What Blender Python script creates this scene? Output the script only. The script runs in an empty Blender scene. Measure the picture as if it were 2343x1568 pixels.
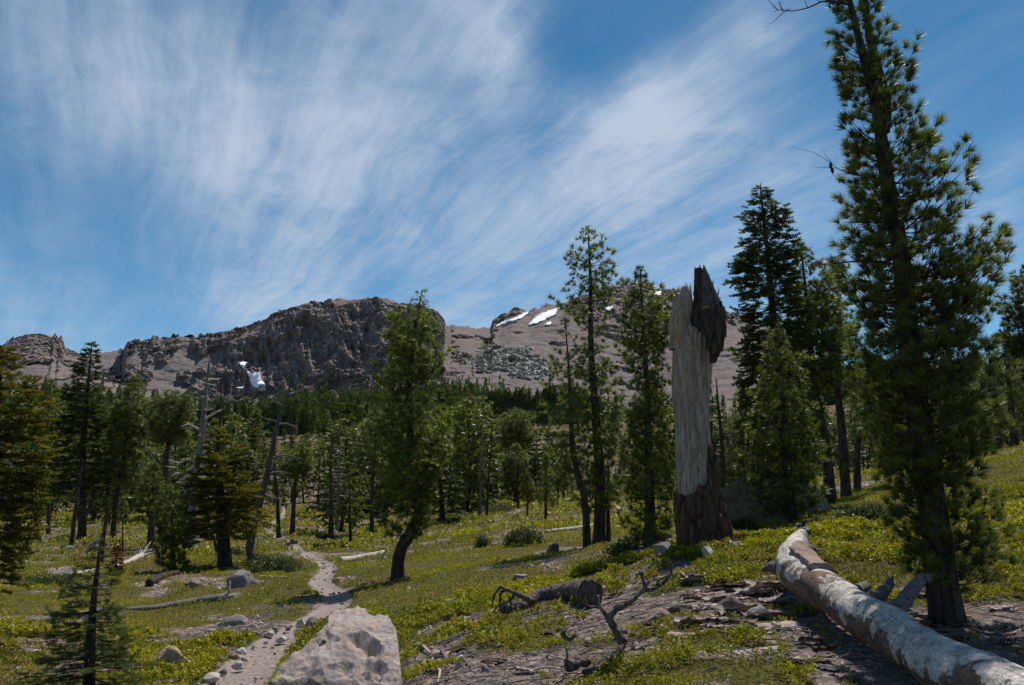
import bpy, math, random
import numpy as np
from math import radians, sin, cos, pi

# ------------------------------------------------------------------ camera, world, sun
SC = bpy.context.scene
COL = SC.collection
FPX = 1786.0                      # focal length in units where the photo is 2342 wide
TH = radians(10.35)
cam_d = bpy.data.cameras.new("camera")
cam_d.sensor_width = 23.6
cam_d.lens = 18.0
cam_d.clip_start = 0.05
cam_d.clip_end = 9000
cam = bpy.data.objects.new("camera", cam_d)
COL.objects.link(cam)
cam.location = (0, 0, 0)
cam.rotation_euler = (radians(90) + TH, 0, 0)
SC.camera = cam

SUN_EL = radians(61.0)
SUN_AZ = radians(27.0)            # to the right of the view direction
sun_dir = (sin(SUN_AZ) * cos(SUN_EL), cos(SUN_AZ) * cos(SUN_EL), sin(SUN_EL))
sl = bpy.data.lights.new("sun", 'SUN')
sl.energy = 5.0
sl.angle = radians(0.5)
sl.color = (1.0, 0.955, 0.88)
so = bpy.data.objects.new("sun", sl)
COL.objects.link(so)
from mathutils import Vector, Matrix
so.rotation_euler = Vector(sun_dir).to_track_quat('Z', 'Y').to_euler()
so.location = (0, 0, 60)

SC.view_settings.view_transform = 'Standard'
SC.view_settings.look = 'None'
SC.view_settings.exposure = 0.0
SC.view_settings.gamma = 1.0
SC.render.film_transparent = False
try:
    SC.cycles.max_bounces = 5
    SC.cycles.diffuse_bounces = 3
    SC.cycles.glossy_bounces = 2
    SC.cycles.transmission_bounces = 3
    SC.cycles.use_denoising = True
except Exception:
    pass


def pdir(x, y):
    rx = (x - 1171) / FPX
    up = (784 - y) / FPX
    d = np.array([rx, cos(TH) - up * sin(TH), sin(TH) + up * cos(TH)])
    return d / np.linalg.norm(d)


def build_world():
    w = bpy.data.worlds.new("World")
    SC.world = w
    w.use_nodes = True
    nt = w.node_tree
    N, L = nt.nodes, nt.links
    N.clear()
    out = N.new('ShaderNodeOutputWorld')
    bg = N.new('ShaderNodeBackground')
    bg.inputs['Strength'].default_value = 0.1
    sky = N.new('ShaderNodeTexSky')
    sky.sky_type = 'NISHITA'
    sky.sun_disc = False
    sky.sun_elevation = SUN_EL
    sky.sun_rotation = SUN_AZ
    sky.altitude = 2200
    sky.air_density = 0.85
    sky.dust_density = 0.0
    sky.ozone_density = 2.5
    hs = N.new('ShaderNodeHueSaturation')
    hs.inputs['Saturation'].default_value = 1.22
    hs.inputs['Hue'].default_value = 0.484
    hs.inputs['Value'].default_value = 1.08
    L.new(sky.outputs[0], hs.inputs['Color'])

    def math_(op, a, b=None, clamp=False, c=None):
        n = N.new('ShaderNodeMath')
        n.operation = op
        n.use_clamp = clamp
        for i, v in enumerate((a, b, c)):
            if v is None:
                continue
            if isinstance(v, (int, float)):
                n.inputs[i].default_value = v
            else:
                L.new(v, n.inputs[i])
        return n.outputs[0]

    def smooth(v, a, b):
        n = N.new('ShaderNodeMapRange')
        n.interpolation_type = 'SMOOTHSTEP'
        n.inputs['From Min'].default_value = a
        n.inputs['From Max'].default_value = b
        L.new(v, n.inputs['Value'])
        return n.outputs[0]
    tc = N.new('ShaderNodeTexCoord')
    sep = N.new('ShaderNodeSeparateXYZ')
    L.new(tc.outputs['Generated'], sep.inputs[0])
    den = math_('ADD', math_('MAXIMUM', sep.outputs['Z'], 0.0), 0.10)
    px = math_('DIVIDE', sep.outputs['X'], den)
    py = math_('DIVIDE', sep.outputs['Y'], den)
    WA = radians(-30)
    # along-wind / cross-wind coordinates of the cloud deck
    al = math_('ADD', math_('MULTIPLY', px, sin(WA)), math_('MULTIPLY', py, cos(WA)))
    cr = math_('SUBTRACT', math_('MULTIPLY', px, cos(WA)), math_('MULTIPLY', py, sin(WA)))

    def comb(x, y, z=0.0):
        c = N.new('ShaderNodeCombineXYZ')
        for i, v in enumerate((x, y, z)):
            if isinstance(v, (int, float)):
                c.inputs[i].default_value = v
            else:
                L.new(v, c.inputs[i])
        return c.outputs[0]

    def noise(vec, scale, detail=6, rough=0.55, dist=0.0):
        n = N.new('ShaderNodeTexNoise')
        n.inputs['Scale'].default_value = scale
        n.inputs['Detail'].default_value = detail
        n.inputs['Roughness'].default_value = rough
        n.inputs['Distortion'].default_value = dist
        L.new(vec, n.inputs['Vector'])
        return n.outputs['Fac']
    base = comb(px, py, 3.7)
    warp = noise(base, 0.9, 3)
    crw = math_('ADD', cr, math_('MULTIPLY', math_('SUBTRACT', warp, 0.5), 0.28))
    alw = math_('ADD', al, math_('MULTIPLY', math_('SUBTRACT', noise(comb(px, py, 9.1), 1.3, 3), 0.5), 0.5))
    streak = noise(comb(math_('MULTIPLY', alw, 0.55), math_('MULTIPLY', crw, 2.0), 1.3), 2.0, 10, 0.60)
    streak2 = noise(comb(math_('MULTIPLY', al, 0.30), math_('MULTIPLY', crw, 4.5), 7.3), 4.0, 8, 0.65)
    billow = noise(comb(math_('MULTIPLY', alw, 0.9), crw, 5.0), 1.7, 9, 0.62, 0.7)
    curl = noise(comb(math_('MULTIPLY', alw, 1.3), math_('MULTIPLY', crw, 2.2), 2.0), 3.0, 10, 0.66, 1.2)
    # where the deck is thick and where it opens, by sky direction: (photo x, y, radius deg, weight)
    blobs = [(820, 300, 20, .10), (420, 200, 15, .12), (60, 120, 12, .16), (250, 250, 16, .10), (1000, 560, 19, .26), (1400, 470, 12, .26), (700, 480, 12, .10),
             (1580, 580, 11, .20), (1180, 90, 4.5, .36), (1200, 190, 3.5, .26), (1130, 40, 4, .15), (1590, 300, 4.5, .30), (1640, 340, 3, .15), (1440, 300, 4.5, .34), (1480, 380, 5, .26), (1345, 215, 3, .20),
             (1660, 110, 5, .22), (1760, 30, 4, .22), (1560, 190, 4, .14), (1850, 330, 9, .12), (560, 650, 7, .20), (110, 680, 8, .26), (2230, 560, 9, .16), (2310, 450, 3, .28), (2310, 310, 1.8, .34),
             (1830, 440, 4, .16), (820, 80, 7, .18), (1450, 70, 3.5, .24), (400, 330, 8, .12), (900, 330, 10, .10), (180, 170, 6, .12), (1780, 90, 1.6, .2),
             (1330, 130, 5.5, -.44), (1450, 190, 5, -.34), (1570, 60, 4, -.30), (240, 560, 8, -.26), (60, 500, 10, .12), (450, 480, 9, .08), (2000, 350, 10, .08), (2150, 200, 15, -.20), (60, 440, 8, -.16), (950, 180, 5, -.14),
             (330, 700, 7, -.24), (640, 60, 6, -.12), (330, 60, 5, -.08), (200, 400, 8, -.16), (1900, 150, 6, -.10)]
    acc = None
    nrm = N.new('ShaderNodeVectorMath')
    nrm.operation = 'NORMALIZE'
    L.new(tc.outputs['Generated'], nrm.inputs[0])
    wob = N.new('ShaderNodeVectorMath')
    wob.operation = 'ADD'
    wn = N.new('ShaderNodeTexNoise')
    wn.inputs['Scale'].default_value = 5
    wn.inputs['Detail'].default_value = 5
    L.new(nrm.outputs[0], wn.inputs['Vector'])
    wsub = N.new('ShaderNodeVectorMath')
    wsub.operation = 'SUBTRACT'
    wsub.inputs[1].default_value = (.5, .5, .5)
    L.new(wn.outputs['Color'], wsub.inputs[0])
    wsc = N.new('ShaderNodeVectorMath')
    wsc.operation = 'SCALE'
    wsc.inputs['Scale'].default_value = 0.16
    L.new(wsub.outputs[0], wsc.inputs[0])
    L.new(nrm.outputs[0], wob.inputs[0])
    L.new(wsc.outputs[0], wob.inputs[1])
    for (bx, by, rad, wt) in blobs:
        d = pdir(bx, by)
        dt = N.new('ShaderNodeVectorMath')
        dt.operation = 'DISTANCE'
        dt.inputs[1].default_value = tuple(d)
        L.new(wob.outputs[0], dt.inputs[0])
        m = N.new('ShaderNodeMapRange')
        m.interpolation_type = 'SMOOTHSTEP'
        m.inputs['From Min'].default_value = 2 * sin(radians(rad) * .5) * 1.45
        m.inputs['From Max'].default_value = 0.0
        m.inputs['To Min'].default_value = 0.0
        m.inputs['To Max'].default_value = wt
        L.new(dt.outputs['Value'], m.inputs['Value'])
        acc = m.outputs[0] if acc is None else math_('ADD', acc, m.outputs[0])
    low = smooth(sep.outputs['Z'], 0.40, 0.05)
    dens = math_('ADD', acc, math_('MULTIPLY', low, 0.06))
    tex = math_('ADD', math_('MULTIPLY', math_('SUBTRACT', streak, 0.5), 1.7),
                math_('MULTIPLY', math_('SUBTRACT', streak2, 0.5), 0.9))
    tex = math_('ADD', tex, math_('MULTIPLY', math_('SUBTRACT', billow, 0.5), 0.95))
    tex = math_('ADD', tex, math_('MULTIPLY', math_('SUBTRACT', curl, 0.5), 0.8))
    gate = math_('ADD', math_('MULTIPLY', math_('MAXIMUM', dens, 0.0), 0.75), 0.22)
    fac = math_('ADD', math_('ADD', math_('MULTIPLY', dens, 0.58), 0.135), math_('MULTIPLY', tex, gate))
    fac = math_('MULTIPLY', smooth(fac, -0.08, 0.92), 0.92, True)
    mix = N.new('ShaderNodeMixRGB')
    mix.inputs['Color2'].default_value = (5.2, 6.1, 7.4, 1)
    L.new(fac, mix.inputs['Fac'])
    L.new(hs.outputs[0], mix.inputs['Color1'])
    L.new(mix.outputs[0], bg.inputs['Color'])
    L.new(bg.outputs[0], out.inputs['Surface'])
    return w


build_world()

# ------------------------------------------------------------------ numpy noise


def _hash(ix, iy, iz, seed):
    h = (ix * 374761393 + iy * 668265263 + iz * 2147483647 + seed * 1274126177) & 0xFFFFFFFF
    h = ((h ^ (h >> 13)) * 1274126177) & 0xFFFFFFFF
    h = h ^ (h >> 16)
    return (h & 0xFFFFFF) / float(0x1000000) * 2 - 1


def vn(P, seed=0):
    P = np.asarray(P, dtype=np.float64)
    I = np.floor(P).astype(np.int64)
    F = P - I
    F = F * F * F * (F * (F * 6 - 15) + 10)
    ix, iy, iz = I[..., 0], I[..., 1], I[..., 2]
    fx, fy, fz = F[..., 0], F[..., 1], F[..., 2]
    def c(a, b, d):
        return _hash(ix + a, iy + b, iz + d, seed)
    x00 = c(0, 0, 0) * (1 - fx) + c(1, 0, 0) * fx
    x10 = c(0, 1, 0) * (1 - fx) + c(1, 1, 0) * fx
    x01 = c(0, 0, 1) * (1 - fx) + c(1, 0, 1) * fx
    x11 = c(0, 1, 1) * (1 - fx) + c(1, 1, 1) * fx
    y0 = x00 * (1 - fy) + x10 * fy
    y1 = x01 * (1 - fy) + x11 * fy
    return y0 * (1 - fz) + y1 * fz


def fbm(P, oct=4, seed=0, gain=.5, ridged=False):
    P = np.asarray(P, dtype=np.float64)
    s = 0
    a = 1.0
    tot = 0
    for i in range(oct):
        n = vn(P * (2.03 ** i) + 17.3 * i, seed + i)
        if ridged:
            n = 1 - np.abs(n) * 2
        s = s + a * n
        tot += a
        a *= gain
    return s / tot


def p3(X, Y, Z=0.0):
    X, Y, Z = np.broadcast_arrays(np.asarray(X, float), np.asarray(Y, float), np.asarray(Z, float))
    return np.stack([X, Y, Z], -1)


# ------------------------------------------------------------------ terrain
R_T = np.array([1, 3, 5, 8, 12, 18, 25, 40, 60, 100, 160, 250, 420.])
S_PX = np.array([-700, 0, 400, 800, 1200, 1600, 2000, 2342, 3100.])
Z_T = np.array([
    [-1.7, -1.7, -1.85, -2.1, -2.45, -2.85, -3.1, -3.4, -3.6, -4.0, -4.2, -1.5, 18],
    [-1.7, -1.7, -1.85, -2.1, -2.45, -2.85, -3.1, -3.5, -3.8, -4.2, -4.5, -2.0, 20],
    [-1.7, -1.7, -1.9, -2.2, -2.6, -2.95, -3.2, -3.5, -3.9, -4.6, -5.0, -2.5, 24],
    [-1.7, -1.7, -1.85, -2.1, -2.5, -2.8, -2.98, -3.35, -3.8, -4.5, -4.9, -2.0, 28],
    [-1.65, -1.65, -1.7, -1.7, -1.8, -2.0, -2.12, -2.4, -2.8, -2.8, -2.2, 1.0, 32],
    [-1.6, -1.6, -1.58, -1.43, -1.15, -1.1, -1.4, -1.6, -1.7, -1.4, -0.4, 5, 36],
    [-1.6, -1.6, -1.56, -1.38, -0.95, -0.62, -0.42, 0.1, 0.6, 1.8, 4, 12, 45],
    [-1.6, -1.6, -1.50, -1.27, -0.72, 0.0, 0.85, 1.8, 2.6, 4.2, 7, 16, 50],
    [-1.6, -1.6, -1.45, -1.1, -0.3, 0.7, 1.8, 3.4, 5, 8, 13, 24, 60]])
S_S = (S_PX - 1171) / FPX * 1.0


def H0(X, Y):
    X = np.asarray(X, float)
    Y = np.asarray(Y, float)
    Yc = np.clip(Y, 1.0, 420)
    s = np.clip(X / np.maximum(Yc, 4.0), S_S[0], S_S[-1])
    lr = np.log(Yc)
    LR = np.log(R_T)
    j = np.clip(np.searchsorted(LR, lr) - 1, 0, len(LR) - 2)
    t = (lr - LR[j]) / (LR[j + 1] - LR[j])
    i = np.clip(np.searchsorted(S_S, s) - 1, 0, len(S_S) - 2)
    u = (s - S_S[i]) / (S_S[i + 1] - S_S[i])
    u = u * u * (3 - 2 * u) * .5 + u * .5

    def cub(a):       # catmull-rom along distance
        jm = np.maximum(j - 1, 0)
        jp = np.minimum(j + 2, len(LR) - 1)
        p0, p1, p2, p3_ = Z_T[a, jm], Z_T[a, j], Z_T[a, j + 1], Z_T[a, jp]
        d1 = (p2 - p0) / (LR[j + 1] - LR[jm]) * (LR[j + 1] - LR[j])
        d2 = (p3_ - p1) / (LR[jp] - LR[j]) * (LR[j + 1] - LR[j])
        return (2 * t**3 - 3 * t**2 + 1) * p1 + (t**3 - 2 * t**2 + t) * d1 + (-2 * t**3 + 3 * t**2) * p2 + (t**3 - t**2) * d2
    return cub(i) * (1 - u) + cub(i + 1) * u


def H(X, Y):
    X = np.asarray(X, float)
    Y = np.asarray(Y, float)
    z = H0(X, Y)
    R = np.hypot(X, Y)
    z = z + 0.045 * fbm(p3(X, Y) / 1.3, 3, 5) * np.clip((R - 3) / 4, 0, 1)
    z = z + 0.11 * vn(p3(X, Y) / 4.0, 9) * np.clip((R - 6) / 20, 0, 1)
    z = z + 0.5 * vn(p3(X, Y) / 19.0, 12) * np.clip((R - 40) / 100, 0, 1)
    return z


def pix(x, y, Y):
    """world point at plane distance Y seen in direction of photo pixel (2342-wide units)"""
    rx = (x - 1171) / FPX
    up = (784 - y) / FPX
    fy = cos(TH) - up * sin(TH)
    return np.array([rx, fy, sin(TH) + up * cos(TH)]) * (Y / fy)


def proj(P):
    P = np.asarray(P, float)
    d = P[..., 1] * cos(TH) + P[..., 2] * sin(TH)
    up = -P[..., 1] * sin(TH) + P[..., 2] * cos(TH)
    d = np.maximum(d, 0.01)
    return 1171 + FPX * P[..., 0] / d, 784 - FPX * up / d


_YS = np.exp(np.linspace(math.log(3.0), math.log(420), 900))


def gnd(x, y):
    rx = (x - 1171) / FPX
    up = (784 - y) / FPX
    fy = cos(TH) - up * sin(TH)
    X = rx / fy * _YS
    Z = (sin(TH) + up * cos(TH)) / fy * _YS
    h = H(X, _YS)
    k = np.where(Z < h)[0]
    i = k[0] if len(k) else len(_YS) - 1
    return np.array([X[i], _YS[i], float(H(X[i], _YS[i]))])


def on(x, Y):
    """ground point in image column x at distance Y"""
    z = -1.5
    for _ in range(3):
        d = Y * cos(TH) + z * sin(TH)
        X = (x - 1171) / FPX * d
        z = float(H(X, Y))
    return np.array([X, Y, z])


# ------------------------------------------------------------------ mesh + object helpers


def mk(name, V, F, mat, parent=None, attrs=None, smooth=False, loc=None, cmats=None, fmat=None):
    V = np.asarray(V, dtype=np.float32)
    if loc is not None:
        V = V - np.asarray(loc, dtype=np.float32)
    Fs = F if isinstance(F, (list, tuple)) else [F]
    Fs = [np.asarray(f, dtype=np.int32) for f in Fs if len(f)]
    me = bpy.data.meshes.new(name)
    me.vertices.add(len(V))
    me.vertices.foreach_set("co", V.ravel())
    nl = sum(f.size for f in Fs)
    nf = sum(len(f) for f in Fs)
    me.loops.add(nl)
    me.loops.foreach_set("vertex_index", np.concatenate([f.ravel() for f in Fs]))
    tot = np.concatenate([np.full(len(f), f.shape[1], np.int32) for f in Fs])
    st = np.concatenate([[0], np.cumsum(tot)[:-1]]).astype(np.int32)
    me.polygons.add(nf)
    me.polygons.foreach_set("loop_start", st)
    me.polygons.foreach_set("loop_total", tot)
    if smooth:
        me.polygons.foreach_set("use_smooth", np.ones(nf, dtype=bool))
    me.update(calc_edges=True)
    if attrs:
        for k, a in attrs.items():
            at = me.attributes.new(k, 'FLOAT', 'POINT')
            at.data.foreach_set("value", np.asarray(a, dtype=np.float32))
    me.materials.append(mat)
    o = bpy.data.objects.new(name, me)
    COL.objects.link(o)
    if parent is not None:
        o.parent = parent
    elif loc is not None:
        o.location = loc
    return o


def tag(o, label=None, cat=None, group=None, kind=None):
    if label:
        o['label'] = label
    if cat:
        o['category'] = cat
    if group:
        o['group'] = group
    if kind:
        o['kind'] = kind
    return o


def empty(name, loc, label, cat, group=None):
    o = bpy.data.objects.new(name, None)
    COL.objects.link(o)
    o.location = tuple(float(v) for v in loc)
    o.empty_display_size = 0.2
    return tag(o, label, cat, group)


def grid_faces(nr, nc, wrap=False):
    r = np.arange(nr - 1)[:, None]
    c = np.arange(nc if wrap else nc - 1)[None, :]
    a = r * nc + c
    b = r * nc + (c + 1) % nc
    return np.stack([a, b, b + nc, a + nc], -1).reshape(-1, 4)


class Geo:
    def __init__(self):
        self.V = []
        self.T = []
        self.Q = []
        self.A = []
        self.marks = []
        self.n = 0

    def add(self, V, F, a=0.0):
        V = np.asarray(V, float).reshape(-1, 3)
        F = np.asarray(F)
        (self.T if F.shape[1] == 3 else self.Q).append(F + self.n)
        self.V.append(V)
        self.A.append(np.broadcast_to(np.asarray(a, float), (len(V),)).copy())
        self.n += len(V)

    def out(self):
        fs = []
        if self.T:
            fs.append(np.concatenate(self.T))
        if self.Q:
            fs.append(np.concatenate(self.Q))
        return np.concatenate(self.V), fs, np.concatenate(self.A)

    def mark(self):
        self.marks.append(self.n)

    def build_each(self, name, mat, parent, smooth=False):
        """one object per marked piece"""
        V, Fs, A = self.out()
        mk_ = sorted(set(self.marks)) + [self.n]
        for a, b in zip(mk_[:-1], mk_[1:]):
            fs = [f[(f[:, 0] >= a) & (f[:, 0] < b)] - a for f in Fs]
            mk(name, V[a:b], [f for f in fs if len(f)], mat, parent, {'tint': A[a:b]}, smooth)

    def build(self, name, mat, parent=None, smooth=False, loc=None):
        V, F, A = self.out()
        return mk(name, V, F, mat, parent, {'tint': A}, smooth, loc)


def tube(P, r, k=8, rough=0.0, seed=0, cap=True, rscale=3.0, twist=0.0):
    """sweep along points; ring radius r (array) with noise"""
    P = np.asarray(P, float)
    n = len(P)
    r = np.broadcast_to(np.asarray(r, float), (n,))
    T = np.gradient(P, axis=0)
    T /= np.maximum(np.linalg.norm(T, axis=1, keepdims=True), 1e-9)
    ref = np.array([0, 1.0, 0]) if abs(T[:, 1].mean()) < .8 else np.array([1.0, 0, 0])
    U = np.cross(T, ref)
    U /= np.maximum(np.linalg.norm(U, axis=1, keepdims=True), 1e-9)
    W = np.cross(T, U)
    a = np.linspace(0, 2 * pi, k, endpoint=False)[None, :] + twist * np.linspace(0, 1, n)[:, None]
    ring = U[:, None, :] * np.cos(a)[..., None] + W[:, None, :] * np.sin(a)[..., None]
    rr = r[:, None] * np.ones_like(a)
    V = P[:, None, :] + ring * rr[..., None]
    if rough:
        nz = fbm(V * rscale / max(r.max(), 1e-3) * .35 + seed * 3.1, 3, seed)
        V = P[:, None, :] + ring * (rr * (1 + rough * nz))[..., None]
    V = V.reshape(-1, 3)
    F = grid_faces(n, k, True)
    if cap:
        V = np.vstack([V, P[0], P[-1]])
        i0, i1 = n * k, n * k + 1
        j = np.arange(k)
        t1 = np.stack([np.full(k, i0), (j + 1) % k, j], -1)
        t2 = np.stack([np.full(k, i1), (n - 1) * k + j, (n - 1) * k + (j + 1) % k], -1)
        return V, [np.vstack([t1, t2]), F]
    return V, [F]


def spline(pts, n):
    pts = np.asarray(pts, float)
    m = len(pts)
    if m < 3:
        t = np.linspace(0, 1, n)[:, None]
        return pts[0] * (1 - t) + pts[-1] * t
    d = np.concatenate([[0], np.cumsum(np.linalg.norm(np.diff(pts, axis=0), axis=1))])
    ext = np.vstack([2 * pts[0] - pts[1], pts, 2 * pts[-1] - pts[-2]])
    q = np.linspace(0, d[-1], n)
    i = np.clip(np.searchsorted(d, q, side='right') - 1, 0, m - 2)
    t = ((q - d[i]) / (d[i + 1] - d[i]))[:, None]
    p0, p1, p2, p3_ = ext[i], ext[i + 1], ext[i + 2], ext[i + 3]
    return .5 * ((2 * p1) + (-p0 + p2) * t + (2 * p0 - 5 * p1 + 4 * p2 - p3_) * t**2 + (-p0 + 3 * p1 - 3 * p2 + p3_) * t**3)


# ------------------------------------------------------------------ materials


class NT:
    def __init__(self, name):
        self.m = bpy.data.materials.new(name)
        self.m.use_nodes = True
        self.t = self.m.node_tree
        self.N, self.L = self.t.nodes, self.t.links
        self.N.clear()
        self.out = self.N.new('ShaderNodeOutputMaterial')
        self.tc = self.N.new('ShaderNodeTexCoord')

    def n(self, typ, **kw):
        nd = self.N.new(typ)
        for k, v in kw.items():
            setattr(nd, k, v)
        return nd

    def put(self, sock, v):
        if isinstance(v, bpy.types.NodeSocket):
            self.L.new(v, sock)
        elif isinstance(v, tuple) and len(v) == 3 and sock.type == 'RGBA':
            sock.default_value = v + (1,)
        else:
            sock.default_value = v

    def noise(self, scale, detail=5, rough=.55, dist=0, vec=None, col=False):
        nd = self.n('ShaderNodeTexNoise')
        nd.inputs['Scale'].default_value = scale
        nd.inputs['Detail'].default_value = detail
        nd.inputs['Roughness'].default_value = rough
        nd.inputs['Distortion'].default_value = dist
        self.L.new(vec if vec is not None else self.tc.outputs['Object'], nd.inputs['Vector'])
        return nd.outputs['Color' if col else 'Fac']

    def scaled(self, s, vec=None):
        nd = self.n('ShaderNodeMapping')
        nd.inputs['Scale'].default_value = s
        self.L.new(vec if vec is not None else self.tc.outputs['Object'], nd.inputs['Vector'])
        return nd.outputs[0]

    def vor(self, scale, feature='F1', vec=None):
        nd = self.n('ShaderNodeTexVoronoi', feature=feature)
        nd.inputs['Scale'].default_value = scale
        self.L.new(vec if vec is not None else self.tc.outputs['Object'], nd.inputs['Vector'])
        return nd.outputs['Distance']

    def ramp(self, fac, stops):
        nd = self.n('ShaderNodeValToRGB')
        e = nd.color_ramp.elements
        while len(e) < len(stops):
            e.new(.5)
        for el, (p, c) in zip(e, stops):
            el.position = p
            el.color = (c if isinstance(c, tuple) else (c, c, c)) + (1,)
        self.put(nd.inputs['Fac'], fac)
        return nd.outputs['Color']

    def mix(self, fac, a, b, mode='MIX'):
        nd = self.n('ShaderNodeMixRGB', blend_type=mode)
        self.put(nd.inputs['Fac'], fac)
        self.put(nd.inputs['Color1'], a)
        self.put(nd.inputs['Color2'], b)
        return nd.outputs[0]

    def ma(self, op, a, b=0.0, clamp=False):
        nd = self.n('ShaderNodeMath', operation=op, use_clamp=clamp)
        self.put(nd.inputs[0], a)
        self.put(nd.inputs[1], b)
        return nd.outputs[0]

    def attr(self, name):
        nd = self.n('ShaderNodeAttribute', attribute_name=name)
        return nd.outputs['Fac']

    def rnd(self):
        return self.n('ShaderNodeObjectInfo').outputs['Random']

    def bump(self, h, strength=.5, dist=.02):
        nd = self.n('ShaderNodeBump')
        nd.inputs['Strength'].default_value = strength
        nd.inputs['Distance'].default_value = dist
        self.L.new(h, nd.inputs['Height'])
        return nd.outputs[0]

    def bsdf(self, col, rough=.9, normal=None, spec=.2):
        b = self.n('ShaderNodeBsdfPrincipled')
        self.put(b.inputs['Base Color'], col)
        self.put(b.inputs['Roughness'], rough)
        b.inputs['Specular IOR Level'].default_value = spec
        if normal is not None:
            self.L.new(normal, b.inputs['Normal'])
        self.L.new(b.outputs[0], self.out.inputs['Surface'])
        return b


def leaf_mat(name, dark, light, trans=.35, spec=.35, rough=.45, extra=None):
    """needles or small leaves: diffuse + light through them + a little sheen"""
    t = NT(name)
    a = t.attr('tint')
    col = t.mix(a, dark, light)
    col = t.mix(t.ma('MULTIPLY', t.rnd(), .35), col, tuple(c * .62 for c in dark))
    if extra:
        f = t.ma('GREATER_THAN', a, 0.93)
        col = t.mix(f, col, extra)
    d = t.n('ShaderNodeBsdfPrincipled')
    t.put(d.inputs['Base Color'], col)
    d.inputs['Roughness'].default_value = rough
    d.inputs['Specular IOR Level'].default_value = spec
    tr = t.n('ShaderNodeBsdfTranslucent')
    t.put(tr.inputs['Color'], t.mix(1.0, col, (1.25, 1.35, .55), 'MULTIPLY'))
    mx = t.n('ShaderNodeMixShader')
    mx.inputs['Fac'].default_value = trans
    t.L.new(d.outputs[0], mx.inputs[1])
    t.L.new(tr.outputs[0], mx.inputs[2])
    t.L.new(mx.outputs[0], t.out.inputs['Surface'])
    return t.m


M = {}
M['pine'] = leaf_mat('pine_needles', (.022, .034, .008), (.250, .275, .055), .48, .40, .42)
M['pine_pale'] = leaf_mat('pale_pine_needles', (.034, .046, .014), (.275, .290, .095), .48, .40, .42)
M['fir'] = leaf_mat('fir_needles', (.016, .028, .008), (.125, .158, .034), .34, .3, .5)
M['fir_young'] = leaf_mat('young_fir_needles', (.020, .032, .008), (.130, .165, .032), .32, .35, .45)
M['fir_yellow'] = leaf_mat('yellow_green_fir_needles', (.035, .040, .006), (.210, .180, .018), .34, .3, .5)
M['far'] = leaf_mat('distant_needles', (.045, .060, .022), (.145, .170, .060), .30, .15, .6)
M['red'] = leaf_mat('dead_red_needles', (.10, .022, .008), (.30, .07, .025), .3, .1, .7)
M['mat'] = leaf_mat('ground_cover_leaves', (.058, .060, .005), (.440, .390, .016), .34, .25, .5, (.30, .20, .09))
M['shrub'] = leaf_mat('shrub_leaves', (.035, .050, .012), (.130, .150, .035), .3, .4, .45)


def bark_mat(name, dark, light, moss=False, scale=1.0):
    t = NT(name)
    v = t.scaled((7 * scale, 7 * scale, 1.6 * scale))
    n1 = t.noise(2.2, 6, .62, .4, v)
    vo = t.vor(1.4, 'DISTANCE_TO_EDGE', t.scaled((5 * scale, 5 * scale, 1.1 * scale)))
    col = t.ramp(n1, [(.30, dark), (.72, light)])
    crack = t.ramp(vo, [(0.0, 0.35), (.10, 1.0)])
    col = t.mix(1.0, col, crack, 'MULTIPLY')
    if moss:
        mm = t.ramp(t.noise(1.3, 4), [(.55, 0.0), (.68, 1.0)])
        col = t.mix(mm, col, (.16, .14, .02))
    hgt = t.ma('ADD', n1, t.ramp(vo, [(0, 0.0), (.2, 1.0)]))
    t.bsdf(col, .92, t.bump(hgt, .7, .03), .12)
    return t.m


M['bark'] = bark_mat('grey_brown_bark', (.028, .020, .016), (.105, .080, .066))
M['bark_far'] = bark_mat('dark_bark', (.022, .017, .014), (.085, .066, .056))
M['bark_red'] = bark_mat('thick_red_brown_bark', (.035, .019, .014), (.150, .088, .064), False, .8)
M['deadbark'] = bark_mat('weathered_branch_bark', (.055, .042, .034), (.24, .19, .16), False, 1.6)
M['bark_moss'] = bark_mat('mossy_bark', (.04, .028, .018), (.12, .09, .05), True)


def wood_mat(name, light, mid, dark, axis='z', warm=(.34, .20, .11)):
    t = NT(name)
    sc = (14, 14, .9) if axis == 'z' else (14, 14, 14)
    v = t.scaled(sc)
    n1 = t.noise(1.6, 7, .6, .5, v)
    n2 = t.noise(1.5, 4, .6)
    big = t.noise(1.0, 4, .6, .8, t.scaled((1.6, 1.6, .5)) if axis == 'z' else None)
    col = t.ramp(n1, [(.25, dark), (.5, mid), (.75, light)])
    col = t.mix(t.ramp(big, [(.46, 0.0), (.64, .6)]), col, warm)
    fine = t.noise(6, 5, .65, .2, v)
    ck = t.noise(.55, 5, .7, .8, v)
    ckm = t.ramp(t.ma('ABSOLUTE', t.ma('SUBTRACT', ck, .5)), [(.0, .22), (.018, 1.0)])
    col = t.mix(1.0, col, ckm, 'MULTIPLY')
    col = t.mix(1.0, col, t.ramp(fine, [(.3, .55), (.5, 1.0)]), 'MULTIPLY')
    t.bsdf(col, .85, t.bump(t.ma('ADD', n1, fine), .55, .02), .15)
    return t.m


M['snag'] = wood_mat('weathered_standing_wood', (.50, .425, .36), (.33, .265, .22), (.12, .08, .06))
M['snagdark'] = wood_mat('dark_weathered_wood', (.20, .185, .18), (.10, .09, .088), (.035, .028, .026), 'z', (.10, .05, .03))
M['dead'] = wood_mat('grey_dead_wood', (.27, .25, .235), (.16, .148, .138), (.07, .06, .054), 'z', (.22, .16, .12))
M['white_wood'] = wood_mat('bleached_wood', (.72, .68, .62), (.55, .49, .43), (.25, .19, .15), 'x', (.52, .36, .2))


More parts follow.
